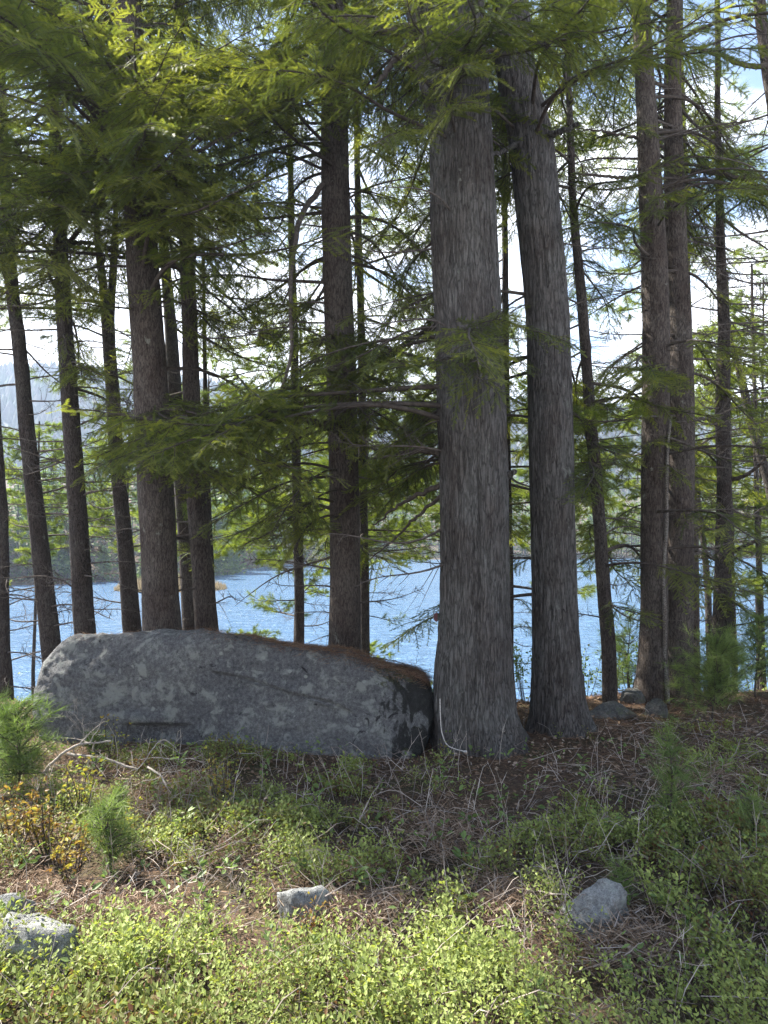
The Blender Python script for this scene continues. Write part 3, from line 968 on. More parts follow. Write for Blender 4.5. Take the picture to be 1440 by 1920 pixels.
BANK = []
for i, (x, yt, Y, hw, lab) in enumerate([
    (66, 790, 17.0, 1.7, 'sunlit young pine on the lake bank behind the slim dark leaning stem'),
    (234, 770, 18.0, 1.9, 'young pine on the lake bank behind the dark forked stem'),
    (384, 700, 13.5, 1.7, 'bright young pine on the lake bank behind the medium pine'),
    (557, 620, 14.5, 1.9, 'bright backlit pine on the lake bank behind the slender lone stem'),
    (640, 680, 16.5, 2.0, 'distant young pine on the lake bank hidden behind the lichen-spotted conifer'),
    (684, 650, 12.5, 1.6, 'bright young pine on the bank showing right of the lichen-spotted conifer'),
    (838, 640, 14.0, 1.8, 'young pine on the lake bank whose boughs show left of the thickest trunk'),
    (1030, 700, 13.5, 1.5, 'young pine on the lake bank behind the second thickest trunk'),
    (1222, 720, 13.0, 1.5, 'young pine on the lake bank behind the close pair of conifers'),
    (1352, 600, 13.5, 1.7, 'young pine on the lake bank behind the straight dark pine'),
    (1424, 520, 14.0, 1.8, 'bright young pine on the bank filling the right edge')]):
    k = 'bank%d' % i
    zg = float(ground_z(np.array([(x - 720) / F * Y]), np.array([Y]))[0])
    yb = HY + (EYE - zg) / Y * F
    T(k, 'pine_tree', Y, [(x + 8, yt, 2.5), (x + 4, yt * .67 + yb * .33, 5), (x - 3, yt * .33 + yb * .67, 7), (x, yb, 10)], 'bark_dark', lab, EYE - (yt - HY) / F * Y + .3, seg=8, seed=60 + i, rough=.002)
    BANK.append((k, hw))

# second arm of the forked stem
ct = TREES['c']
arm = spline([P(206, 700, 9.6), P(200, 620, 9.55), P(194, 540, 9.5), P(184, 460, 9.5), P(178, 330, 9.5)], 20) - ct['base']
V_, F_ = tube(arm, np.linspace(.075, .03, 20), 12)
link('fork_stem', make_mesh('fork_stem', V_, F_, [M['bark_dark']], True), ct['root'])

# --- where foliage hangs: per tree, boughs that fill the crowns as dense as the photograph shows them
DENS = """8888999887998742
6899998876997641
5889874467987632
6999864465754533
7899864554343453
5544554665343543
2433355776543443
2353444887653443
1257655777446544
0147855664336443
0013545645335443
0000334424225333
0000012113113233""".split()
DENS = np.array([[int(c) for c in r] for r in DENS], float)


def dens(x, y):
    if not (0 <= x < 1440 and 0 <= y < 1170):
        return 0
    return DENS[int(y // 90), int(x // 90)]


# stem stretches that stay clear of foliage in front: (tree, row from, row to)
CLEAR = [('d', 470, 735), ('d', 905, 1200), ('i', 300, 585), ('i', 820, 1230), ('k', 235, 590), ('k', 735, 1420), ('m', 120, 1400), ('f', 640, 760), ('f', 930, 1200),
         ('o', 420, 640), ('o', 900, 1320), ('p', 420, 600), ('b', 700, 1200), ('a', 500, 1200), ('c', 650, 740), ('c', 930, 1200), ('s', 560, 1200), ('h', 1070, 1210), ('n', 1050, 1340), ('j', 1180, 1230)]
CLEAR_PX = []
for key, r0, r1 in CLEAR:
    A = TREES[key]['A']
    px, py = to_px(A[:, :3])
    CLEAR_PX.append((py[::-1], px[::-1], (A[:, 3] / A[:, 1] * F)[::-1], r0, r1, TREES[key]['Y']))


def covers_clear(p):
    x, y = to_px(p)
    for py, px, pw, r0, r1, Y in CLEAR_PX:
        if p[1] < Y and r0 < y < r1 and abs(x - np.interp(y, py, px)) < np.interp(y, py, pw) * 1.0:
            return True
    return False


# sunlit part of the clearing, in rows and columns of the photograph; boughs there would shade it
LIT = np.array([(-400, 1425), (300, 1430), (430, 1450), (470, 1520), (500, 1565), (640, 1575), (830, 1615), (1000, 1645), (1080, 1600), (1170, 1610), (1250, 1720), (1262, 1830), (1290, 2400), (-400, 2400)], float)


def in_poly(x, y, poly):
    c = False
    n = len(poly)
    for i in range(n):
        (x1, y1), (x2, y2) = poly[i], poly[i - 1]
        if (y1 > y) != (y2 > y) and x < (x2 - x1) * (y - y1) / (y2 - y1) + x1:
            c = not c
    return c


def shadow_px(p):
    g = p - S * (p[2] / S[2])
    return to_px(g), g


def shades_lit(pts):
    k = 0
    for p in pts:
        (x, y), g = shadow_px(p)
        if g[1] > 1.8 and in_poly(x, y, LIT):
            k += 1
    return k


N_BOUGH = [0]
SHADERS = []          # start and tip of every leafy bough, to see what is already in shade


def add_bough(key, start, d, L, kind, roll=0.0, var=None):
    t = TREES[key]
    Lw = L
    R = frames(np.array([d]), roll=np.array([roll]))[0]
    if kind != 'dead':
        lib = {'hem': HEM, 'pine': PIN, 'pineb': PINB}[kind]
        near = sorted(lib, key=lambda q: abs(math.log(q[2] / L)) + random.uniform(0, .25))
        wood, leaf, LB = near[0]
        L = L / LB
    mw = Matrix([[*(R[i] * L), start[i] - t['base'][i]] for i in range(3)] + [[0, 0, 0, 1]])
    if kind == 'dead':
        me = DEAD[random.randrange(len(DEAD)) if var is None else var]
        o = link('dead_branch', me, t['root'])
        o.matrix_basis = mw
    else:
        o = link('branch', wood, t['root'])
        o.matrix_basis = mw
        link('foliage', leaf, o)
    N_BOUGH[0] += 1
    if kind != 'dead' and not key.startswith('bank'):
        SHADERS.append([start + np.asarray(d) * Lw * t + np.array([0, 0, (.10 * t - .29 * t * t) * Lw if kind == 'hem' else (.02 * t - .12 * t * t + .14 * t ** 4) * Lw]) for t in (.5, .62, .75, .88)])
    return o


# sprays that catch the sun in the photograph: nothing hangs between them and the sun
SUNNY = [P(170, 285, 6.8), P(100, 315, 7.0), P(240, 290, 6.9), P(345, 380, 6.2), P(320, 120, 5.8), P(640, 620, 6.2), P(480, 840, 7.4), P(1240, 375, 6.8)]


def blocks_sun(pts):
    for c in SUNNY:
        for p in pts:
            v = p - c
            t = v @ S
            if t > .5 and np.linalg.norm(v - S * t) < .26:
                return True
    return False


def bough_pts(start, d, L, kind):
    return [start + d * L * t + np.array([0, 0, (0.10 * t - .3 * t * t) * L if kind == 'hem' else 0]) for t in (.25, .5, .75, 1.0)]


def bough_to(key, target, kind, force=False, lit_ok=1, max_len=2.2, roll=None, sun_ok=True):
    """a bough of tree `key` whose leafy middle hangs at the point target"""
    t = TREES[key]
    tgt = np.asarray(target, float)
    A = t['A']
    z = min(max(tgt[2] + random.uniform(-.02, .22), A[2, 2]), A[-1, 2] - .3)
    s = trunk_at(key, z)
    d = tgt + np.array([0, 0, 0.03]) - s[:3]
    dist = np.linalg.norm(d)
    if dist < 1e-3:
        return None
    d /= dist
    L = min(max(dist / 0.62, .45), max_len)
    st = s[:3] + d * min(s[3] * .7, .1)
    pts = bough_pts(st, d, L, kind)
    if not force and any(covers_clear(p) for p in pts):
        return None
    if not force and sun_ok and blocks_sun(pts):
        return None
    if not force and shades_lit(pts) > lit_ok:
        return None
    return add_bough(key, st, d, L, kind, random.uniform(-.35, .35) if roll is None else roll)


HEM_KEYS = [k for k, t in TREES.items() if t['kind'] == 'hemlock_tree']
PINE_KEYS = [k for k in TREES if TREES[k]['kind'] == 'pine_tree' and k not in ('g', 'edge') and not k.startswith('bank')]


def pick_tree(x, y, keys, wide=130.0):
    w = []
    for k in keys:
        t = TREES[k]
        z = EYE - (y - HY) / F * t['Y']
        if z > t['A'][-1, 2] - .2 or z < t['A'][0, 2] + .3:
            w.append(0); continue
        c = trunk_at(k, z)
        px, _ = to_px(c[:3])
        w.append(math.exp(-((px - x) / (wide * 7 / t['Y'])) ** 2) + (1e-9))
    s = sum(w)
    return random.choices(keys, w)[0] if s > 1e-4 else None


def fill_crowns(n, keys, kind, gain, rows=(0, 13)):
    made = tries = 0
    while made < n and tries < n * 14:
        tries += 1
        x, y = random.uniform(-60, 1500), random.uniform(-60, 1165)
        cx, cyy = min(max(x, 0), 1439), min(max(y, 0), 1169)
        if not rows[0] * 90 <= cyy < rows[1] * 90 or random.random() > (dens(cx, cyy) / 9) ** gain:
            continue
        k = pick_tree(x, y, keys)
        if k is None:
            continue
        Yt = TREES[k]['Y'] + random.choice([random.gauss(0, .8), random.uniform(.1, 1.5)])
        if Yt < (4.6 if kind == 'hem' else 6.6):
            continue
        if bough_to(k, P(x, y, Yt), kind, lit_ok=0, sun_ok=False):
            made += 1
    return made


# clumps that stand out in the photograph: (tree, column, row, nearer(-)/farther(+) than the stem, kind)
for key, x, y, dy, kind in [
    ('b', 190, 285, -1.2, 'hem'), ('b', 130, 300, -1.0, 'hem'), ('b', 250, 290, -1.1, 'hem'), ('b', 80, 330, -.9, 'hem'), ('b', 60, 400, -.7, 'hem'), ('b', 160, 350, -1.1, 'hem'),
    ('b', 118, 640, -.5, 'hem'), ('b', 135, 590, -.5, 'hem'), ('b', 180, 560, .3, 'hem'),
    ('d', 330, 150, -1.2, 'hem'), ('d', 300, 80, -1.3, 'hem'), ('d', 390, 60, -1.2, 'hem'), ('d', 330, 210, -1.2, 'hem'), ('d', 350, 360, -.8, 'hem'), ('d', 330, 400, -.8, 'hem'), ('d', 260, 410, -.7, 'hem'),
    ('d', 300, 835, -.8, 'hem'), ('d', 240, 860, -.7, 'hem'), ('d', 350, 850, -.8, 'hem'), ('d', 215, 800, -.5, 'hem'), ('d', 390, 800, -.6, 'hem'), ('d', 410, 880, -.5, 'hem'), ('d', 320, 790, -.6, 'hem'), ('d', 260, 810, -.9, 'hem'),
    ('i', 640, 630, -.8, 'hem'), ('i', 690, 640, -.7, 'hem'), ('i', 600, 700, -.6, 'hem'), ('i', 660, 760, -.7, 'hem'), ('i', 620, 780, -.8, 'hem'), ('i', 710, 780, -.4, 'hem'), ('i', 590, 640, -.4, 'hem'), ('i', 640, 700, -.9, 'hem'),
    ('i', 520, 850, .3, 'hem'), ('h', 470, 760, .2, 'pine'), ('h', 600, 800, .3, 'pine'),
    ('k', 890, 640, -.55, 'hem'), ('k', 925, 655, -.5, 'hem'), ('k', 880, 690, -.6, 'hem'), ('k', 985, 620, -.3, 'hem'), ('k', 905, 610, -.5, 'hem'),
    ('k', 830, 200, -.8, 'hem'), ('k', 850, 130, -.9, 'hem'), ('k', 900, 60, -.9, 'hem'), ('k', 800, 60, -.9, 'hem'), ('k', 960, 40, -.9, 'hem'), ('k', 760, 230, -.7, 'hem'), ('k', 1010, 70, -.8, 'hem'), ('k', 870, 30, -1.1, 'hem'),
    ('n', 1150, 430, .2, 'hem'), ('n', 1130, 500, -.2, 'hem'), ('n', 1150, 770, .2, 'hem'), ('n', 1110, 830, .1, 'hem'),
    ('o', 1245, 370, -.5, 'hem'), ('o', 1215, 395, -.5, 'hem'), ('o', 1230, 830, -.4, 'hem'), ('o', 1190, 870, .1, 'hem'), ('o', 1250, 700, -.5, 'hem'),
    ('h', 500, 990, .2, 'pine'), ('h', 470, 1010, .3, 'pine'), ('h', 590, 1000, .3, 'pine'), ('h', 510, 1130, .0, 'pine'), ('h', 530, 930, .3, 'pine'), ('h', 590, 930, .4, 'pine'),
    ('j', 720, 1165, -.1, 'pine'), ('j', 740, 1010, .2, 'pine'), ('j', 760, 1040, .1, 'pine'), ('j', 730, 950, .3, 'pine'), ('j', 790, 1000, .0, 'pine'), ('j', 750, 900, .2, 'pine'),
    ('x', 1340, 60, .0, 'pine'), ('x', 1300, 30, .2, 'pine'), ('x', 1380, 40, -.3, 'pine'), ('x', 1400, 340, .0, 'pine'), ('x', 1350, 330, .3, 'pine'),
    ('l', 980, 1180, .1, 'hem'), ('l', 985, 1130, .2, 'hem'),
]:
    bough_to(key, P(x, y, TREES[key]['Y'] + dy), kind, force=True, roll=random.uniform(-.2, .5))

fill_crowns(520, HEM_KEYS, 'hem', 1.6)
fill_crowns(230, PINE_KEYS, 'pine', 0.8)

def fill_top(n, keys, kind):  # unseen boughs added above the frame to shade the upper foliage
    made = tries = 0
    while made < n and tries < n * 8:
        tries += 1
        x, y = random.uniform(-300, 1700), random.uniform(-560, -40)
        k = pick_tree(x, y, keys, 170.0)
        if k is None:
            continue
        Yt = TREES[k]['Y'] + random.gauss(0, .9)
        if Yt > (5.0 if kind == 'hem' else 7.0) and bough_to(k, P(x, y, Yt), kind, lit_ok=0, max_len=2.6):
            made += 1


fill_top(85, HEM_KEYS, 'hem')
fill_top(45, PINE_KEYS, 'pine')

# young pines on the bank, green to the ground
for k, hw in BANK:
    A = TREES[k]['A']
    z0, z1 = A[0, 2] + .5, A[-1, 2]
    n = int((z1 - z0) * 17)
    for i in range(n):
        fr = (i + random.random()) / n
        c = trunk_at(k, z0 + (z1 - z0) * fr * .98)
        a = random.uniform(0, 6.28)
        d = np.array([math.cos(a), math.sin(a), random.uniform(-.05, .35)]); d /= np.linalg.norm(d)
        if to_px(c[:3] + d * hw * .5)[1] > random.uniform(985, 1065) and random.random() < .96:
            continue
        add_bough(k, c[:3], d, hw * (1.15 - .7 * fr) * random.uniform(.6, 1.2), 'pineb', random.uniform(-.4, .4))

# bare and dying side branches
def dead_row(key, r0, r1, step, sides=(-1, 1), ln=(.35, 1.1), spread=.5):
    y = r0
    t = TREES[key]
    while y < r1:
        z = EYE - (y - HY) / F * t['Y']
        s = trunk_at(key, z)
        sd = random.choice(sides)
        a = random.gauss(0, spread)
        d = np.array([sd * math.cos(a), math.sin(a), random.gauss(.02, .14)]); d /= np.linalg.norm(d)
        L = random.uniform(*ln)
        add_bough(key, s[:3] + d * s[3] * .6, d, L, 'dead', random.uniform(-3, 3))
        y += step * random.uniform(.5, 1.5)


for a in [('edge', 900, 1300, 34, (1,), (.3, .9)), ('a', 480, 1180, 20, (-1, 1), (.4, 1.15)), ('b', 480, 1180, 24, (-1, 1), (.4, 1.15)), ('c', 560, 1180, 26), ('d', 480, 720, 70, (-1, 1), (.3, .8)),
          ('e', 480, 900, 45), ('f', 460, 1160, 36, (1, -1), (.4, 1.2)), ('h', 780, 1190, 26, (-1, 1), (.3, .9)), ('i', 260, 1150, 40, (-1, 1), (.4, 1.1)), ('j', 800, 1200, 34, (1, 1, -1), (.4, 1.1)),
          ('l', 1000, 1300, 40, (1,), (.3, .6)), ('n', 250, 1200, 32, (-1, 1), (.3, .9)), ('o', 130, 900, 34, (-1, 1), (.4, 1.2)), ('p', 100, 1100, 34, (1, 1, -1), (.4, 1.2)),
          ('s', 300, 1200, 22, (-1, 1), (.4, 1.2)), ('t', 900, 1200, 40), ('u', 700, 1000, 40), ('v', 920, 1200, 40), ('x', 60, 900, 44, (-1,), (.5, 1.2)), ('w', 950, 1200, 40), ('m', 200, 700, 120, (1, -1), (.4, .8)), ('k', 420, 1100, 90, (-1,), (.5, 1.1))]:
    dead_row(*a)


# heavy limbs one can follow: (tree, points as column,row,distance, thickness in px at start/end)
def limb(key, pts, r0, r1, mat='twig', name='limb'):
    t = TREES[key]
    q = spline([P(*p) for p in pts], 26)
    q = q + rng.normal(0, .006, q.shape) - t['base']
    V, Fc = tube(q, np.linspace(r0, r1, 26), 9)
    return link(name, make_mesh(name, V, Fc, [M[mat]], True), t['root'])


limb('i', [(622, 128, 7.0), (560, 160, 6.6), (470, 205, 6.2), (400, 240, 6.0), (345, 285, 5.9)], .052, .02)
limb('i', [(600, 150, 6.8), (500, 215, 6.3), (420, 260, 6.1), (330, 300, 6.0)], .03, .012)
limb('k', [(800, 40, 5.7), (740, 60, 5.5), (690, 48, 5.4), (640, 30, 5.3)], .05, .025)
limb('k', [(800, 60, 5.7), (750, 100, 5.6), (715, 150, 5.5), (680, 190, 5.4)], .035, .012)
limb('i', [(618, 330, 7.0), (560, 420, 6.5), (543, 560, 6.3), (545, 660, 6.2), (520, 745, 6.2), (465, 800, 6.2), (400, 845, 6.2)], .03, .008, 'dead_twig')
limb('k', [(838, 850, 5.72), (790, 845, 5.9), (740, 853, 6.1), (690, 862, 6.3)], .033, .008)
limb('k', [(838, 905, 5.72), (800, 920, 5.9), (750, 945, 6.1), (700, 985, 6.3)], .026, .006)
limb('k', [(838, 925, 5.72), (790, 960, 5.95), (740, 1010, 6.2), (690, 1050, 6.4)], .018, .005)
limb('k', [(935, 905, 5.72), (955, 890, 5.62), (966, 886, 5.58)], .04, .022, 'bark_grey', 'branch_stub')
limb('m', [(985, 262, 6.12), (960, 275, 6.0), (930, 288, 5.9), (905, 292, 5.85)], .03, .012, 'bark_grey')
limb('m', [(1005, 262, 6.12), (1040, 250, 5.95), (1085, 233, 5.8)], .03, .018, 'bark_grey', 'branch_stub')
limb('p', [(1280, 318, 7.5), (1330, 322, 7.4), (1390, 335, 7.3), (1450, 362, 7.2)], .028, .014)
limb('x', [(1450, 125, 7.4), (1390, 120, 7.3), (1340, 98, 7.2), (1275, 85, 7.1)], .03, .008)
limb('o', [(1205, 332, 7.3), (1150, 332, 7.2), (1080, 325, 7.1)], .022, .01)
limb('o', [(1208, 262, 7.3), (1150, 250, 7.2), (1080, 240, 7.1)], .018, .007)
limb('b', [(112, 470, 8.0), (150, 430, 7.8), (175, 395, 7.7), (200, 370, 7.6)], .035, .012)
limb('b', [(118, 460, 8.0), (160, 455, 7.9), (200, 462, 7.8), (240, 480, 7.7)], .03, .01)
limb('d', [(300, 500, 7.0), (340, 480, 6.9), (380, 478, 6.8)], .02, .006)
limb('s', [(1365, 900, 7.9), (1400, 890, 7.7), (1445, 850, 7.5)], .026, .014)
limb('s', [(1365, 1040, 7.9), (1400, 1022, 7.7), (1450, 1002, 7.5)], .024, .012)
limb('s', [(1352, 800, 7.9), (1320, 785, 7.7), (1280, 800, 7.5), (1250, 815, 7.4)], .02, .006)


# canopy above the frame: unseen boughs added so their shade falls on the clearing
def shade_count(g):
    v = np.array(SHADERS) - g
    h = v @ S
    n = (h > .4) & (np.linalg.norm(v - h[..., None] * S, axis=2) < .15)
    return int(n.any(1).sum())


def canopy():
    made = 0
    pts = []
    for y in (1415, 1440, 1470, 1505, 1545, 1590, 1640, 1700, 1770, 1850, 1930):
        for x in np.arange(430, 1520, 9000 / (y - 900)):
            x = x + random.uniform(-12, 12)
            if not in_poly(x, y, LIT):
                pts.append((P(x, y, F * EYE / (y - HY)), 6))
    for key in ('k', 'd', 'i'):
        for z in np.arange(.3, 5.5, .4):
            c = trunk_at(key, z)
            pts.append((c[:3] + np.array([-c[3], 0, 0]), 1))
    for x in np.arange(420, 800, 60):
        pts.append((P(x, 1230, 6.0), 1))
    random.shuffle(pts)
    for g, want in pts:
        have = shade_count(g)
        for tr in range(140):
            if have >= want:
                break
            h = random.uniform(2.5, 9.6)
            q = g + S * (h / S[2]) + np.array([random.uniform(-.12, .12), random.uniform(-.12, .12), 0])
            x, y = to_px(q)
            if -40 < x < 1480 and y > 60 and dens(min(max(x, 0), 1439), min(max(y, 0), 1169)) < 6:
                continue
            near = []
            for k, t in TREES.items():
                if t['A'][-1, 2] < q[2] + .3 or t['kind'] == 'birch_tree' or k.startswith('bank'):
                    continue
                c = trunk_at(k, q[2])
                near.append((math.hypot(c[0] - q[0], c[1] - q[1]), k))
            near = sorted(near)[:3]
            dd, best = random.choice(near)
            if dd < 2.7 and bough_to(best, q, 'hem' if TREES[best]['kind'] == 'hemlock_tree' or q[1] < 7.6 else 'pine', lit_ok=0 if tr < 90 else 1, max_len=2.8):
                made += 1
                have += 1
    return made


n_can = canopy()
print('boughs', N_BOUGH[0], 'canopy', n_can)


# ------------------------------------------------------------------ the boulder
def build_boulder():
    import bmesh
    n = 96
    g = np.linspace(-1, 1, n)
    a, b = np.meshgrid(g, g, indexing='ij')
    o = np.ones_like(a)
    Vs, Fs, k = [], [], 0
    for ax, sg in ((0, 1), (0, -1), (1, 1), (1, -1), (2, 1), (2, -1)):
        c = [None] * 3
        c[ax] = o * sg
        c[(ax + 1) % 3] = a * sg
        c[(ax + 2) % 3] = b
        Vs.append(np.stack(c, -1).reshape(-1, 3))
        i = np.arange(n - 1)[:, None] * n + np.arange(n - 1)[None]
        Fs.append(np.stack([i, i + n, i + n + 1, i + 1], -1).reshape(-1, 4) + k)
        k += n * n
    q = np.concatenate(Vs); Fc = np.concatenate(Fs)
    e = 12.0
    q = q / (np.sum(np.abs(q) ** e, 1) ** (1 / e))[:, None]
    # plan: the front runs from farther at the left to nearer at the right
    xl, xr = -2.98, 0.40
    tx = (q[:, 0] + 1) / 2
    X = xl + (xr - xl) * tx
    Yf = 5.82 - 0.42 * tx; Yb = 6.9 - 0.35 * tx
    tz = (q[:, 2] + 1) / 2
    px = 720 + X / 5.9 * F
    top = np.interp(px, [40, 90, 130, 250, 400, 480, 560, 640, 720, 790, 830], [1190, 1178, 1178, 1182, 1187, 1195, 1207, 1224, 1244, 1258, 1272])
    zt = EYE - (top - HY) / F * (Yf + .42)
    zb = -0.28
    ty = (q[:, 1] + 1) / 2
    Z = zb + (zt - zb) * tz - .20 * ty * tz * np.interp(px, [100, 400], [1, .5])
    Y = Yf + (Yb - Yf) * ty + 0.30 * (tz - .35) * (1 - ty)
    row = HY + (EYE - Z) / 5.7 * F
    xs = np.interp(row, [1160, 1185, 1220, 1260, 1310, 1350, 1400], [.32, .27, .17, .08, 0, .02, .12])      # left end leans out
    X = X + xs * (1 - tx) ** 3
    xe = np.interp(row, [1250, 1290, 1340, 1380, 1410], [.0, .0, .0, -.05, -.12])
    X = X + xe * tx ** 6
    V = np.stack([X, Y, Z], 1)
    bm = bmesh.new()
    me = make_mesh('boulder', V, Fc, [M['boulder']], True)
    bm.from_mesh(me)
    bmesh.ops.remove_doubles(bm, verts=bm.verts, dist=1e-5)
    bm.normal_update()
    V = np.array([v.co[:] for v in bm.verts]); N = np.array([v.normal[:] for v in bm.verts])
    if (N[:, 2] * (V[:, 2] - V[:, 2].mean())).sum() < 0:
        bmesh.ops.reverse_faces(bm, faces=bm.faces); bm.normal_update(); N = -N
    cx, cyy = to_px(V)
    d = 0.085 * fbm(V * 1.2, 2, 21) + 0.05 * (np.abs(fbm(V * np.array([1.6, 1.6, 2.4]), 2, 24)) - .3) + 0.04 * fbm(V * 3.4, 4, 22) + 0.022 * fbm(V * 13, 4, 23)
    front = np.clip(-N[:, 1] * 1.6, 0, 1)

    def seg_dist(poly):
        best = np.full(len(V), 1e9)
        for (x1, y1), (x2, y2) in zip(poly[:-1], poly[1:]):
            t = np.clip(((cx - x1) * (x2 - x1) + (cyy - y1) * (y2 - y1)) / ((x2 - x1) ** 2 + (y2 - y1) ** 2), 0, 1)
            best = np.minimum(best, np.hypot(cx - x1 - t * (x2 - x1), cyy - y1 - t * (y2 - y1)))
        return best

    ck = seg_dist([(400, 1262), (455, 1272), (500, 1285), (545, 1302), (600, 1312), (625, 1320), (652, 1334)])
    d -= front * .034 * np.exp(-(ck / 3.2) ** 2)
    d += front * .018 * smooth01((22 - np.abs(ck)) / 22) * (cyy < 1262 + (cx - 400) * .29) * (cx > 400) * (cx < 660)
    ledge = smooth01((cx - 222) / 18) * smooth01((372 - cx) / 60) * smooth01((cyy - 1356) / 4) * smooth01((1440 - cyy) / 40)
    d -= front * .055 * ledge
    lip = smooth01((cx - 222) / 25) * smooth01((350 - cx) / 40) * np.exp(-((cyy - 1347) / 11) ** 2)
    d += front * .03 * lip
    ck2 = seg_dist([(735, 1262), (768, 1300), (772, 1345), (762, 1400)])
    d -= front * .03 * np.exp(-(ck2 / 7) ** 2)
    V = V + N * d[:, None]
    for v, c in zip(bm.verts, V):
        v.co = c
    base = Vector((-1.2, 5.9, 0))
    bmesh.ops.translate(bm, verts=bm.verts, vec=-base)
    bm.to_mesh(me)
    bm.free()
    me.update()
    link('boulder', me, loc=base, label='huge grey granite boulder with lichen, a slanting crack and needles along its top', cat='boulder')
    return V, N


BV, BN = build_boulder()


def build_stone(x, y0, w, h, label, seed, tilt=0.0, depth=.8, mat='stone', Y=None, name='stone'):
    import bmesh
    Yd = Y if Y else F * EYE / (y0 - HY)
    c = P(x, y0, Yd)
    c[2] = float(ground_z(np.array([c[0]]), np.array([c[1]]))[0])
    sx, sz = w / F * Yd / 2, h / F * Yd
    bm = bmesh.new()
    bmesh.ops.create_icosphere(bm, subdivisions=4, radius=1.0)
    V = np.array([v.co[:] for v in bm.verts])
    r = np.random.default_rng(seed)
    # facets: cut by a few planes, as a broken stone has
    for k in range(10):
        n = r.normal(0, 1, 3); n[2] = abs(n[2]) * .8 if k < 6 else -abs(n[2]); n /= np.linalg.norm(n)
        dd = r.uniform(.6, .85)
        s = V @ n - dd
        V = V - np.clip(s, 0, None)[:, None] * n * .97
    V = V + (.16 * fbm(V * 1.5 + seed, 3, seed) + .12 * fbm(V * 4 + seed, 4, seed + 1))[:, None] * V
    V = V * np.array([sx * 1.3, sx * depth * 1.15, sz * 1.15])
    ct, st = math.cos(tilt), math.sin(tilt)
    V = np.stack([V[:, 0] * ct - V[:, 2] * st, V[:, 1], V[:, 0] * st + V[:, 2] * ct], 1)
    for v, q in zip(bm.verts, V):
        v.co = q
    for f in bm.faces:
        f.smooth = True
    me = bpy.data.meshes.new(name)
    bm.to_mesh(me); bm.free()
    me.materials.append(M[mat])
    link(name, me, loc=(c[0], c[1], c[2] + sz * .12), label=label, cat='stone', group='stones lying in the clearing')


build_stone(566, 1725, 108, 60, 'pale tilted slab of stone in the sunlit brush below the boulder', 72, .55, .6)
build_stone(1122, 1752, 112, 66, 'pale pointed stone beside the pine seedling on the shade line', 71, -.3, .7)
build_stone(58, 1812, 150, 92, 'largest low mossy stone at the left edge, dark front and sunlit top', 8, .05, .8)
build_stone(14, 1738, 84, 50, 'half buried stone at the left edge above the largest low stone', 11, 0, .8)
build_stone(272, 1812, 40, 34, 'fist-sized grey stone among blueberry right of the largest low stone', 14)
build_stone(1186, 1350, 44, 26, 'sunlit stone between the crooked slender stem and the close pair of conifers', 17, 0, .9, mat='bank_stone', Y=7.2)
build_stone(1148, 1362, 84, 22, 'long shaded stone on the bank right of the second thickest trunk', 20, .05, .9, mat='bank_stone', Y=6.7)
build_stone(1232, 1350, 34, 26, 'grey stone at the foot of the left conifer of the close pair', 23, .1, .9, mat='bank_stone', Y=6.7)
build_stone(806, 1352, 14, 26, 'small white stone shape added where a bright gap shows between boulder and thickest trunk', 29, .3, .8, Y=5.95)  # added in place of a see-through gap with something lit behind it


# ------------------------------------------------------------------ plants of the clearing
def gz1(x, y):
    return float(ground_z(np.array([x]), np.array([y]))[0])


def pine_sapling(x, y0, hpx, wpx, label, seed, dens_=1.0, Y=None):
    global rng
    keep = rng; rng = np.random.default_rng(seed)
    Yd = Y if Y else F * EYE / (y0 - HY)
    c = P(x, y0, Yd); c[2] = gz1(c[0], c[1])
    H, W = hpx / F * Yd, wpx / F * Yd
    w, f = MB(), MB()
    q = np.array([[.02 * math.sin(5 * t + seed) * H, .02 * math.cos(4 * t) * H, H * t] for t in np.linspace(-.05, 1, 12)])
    V, Fc = tube(q, np.linspace(.012 * H + .003, .0025, 12), 6); w.add(V, Fc)
    nw = max(3, int(6 * dens_))
    for i in range(nw):
        z = .22 + .72 * i / (nw - 1)
        b = np.array([np.interp(z, np.linspace(-.05, 1, 12), q[:, k]) for k in range(3)])
        for j in range(int(5 * dens_) + 1):
            a = rng.uniform(0, 6.28)
            L = W / 2 * (1.05 - .55 * z ** 2) * rng.uniform(.5, 1.25)
            d = np.array([math.cos(a), math.sin(a), rng.uniform(.1, 1.1)]); d /= np.linalg.norm(d)
            e = b + d * L
            V, Fc = tube([b, (b + e) / 2 - np.array([0, 0, .02 * L]), e], [.004, .003, .0015], 4); w.add(V, Fc)
            for t in np.arange(.3, 1.01, max(.12, .05 / max(L, .05))):
                dd = d + rng.normal(0, .6, 3)
                tuft(f, b + (e - b) * t + rng.normal(0, .03, 3) * min(1, H * 2), dd, n=22, ln=min(.12, .35 * H + .02), spread=.6, tint=np.clip(.5 + rng.normal(0, .2), 0, 1), wd=.0015)
    tuft(f, q[-1], np.array([0, 0, 1.0]), n=40, ln=min(.09, .3 * H + .02), tint=.8)
    rng = keep
    o = link('pine_sapling', None, loc=tuple(c), label=label, cat='sapling', group='young pines in the clearing')
    link('stem', w.mesh('stem', M['twig'], True), o)
    link('foliage', f.mesh('foliage', M['sapling']), o)


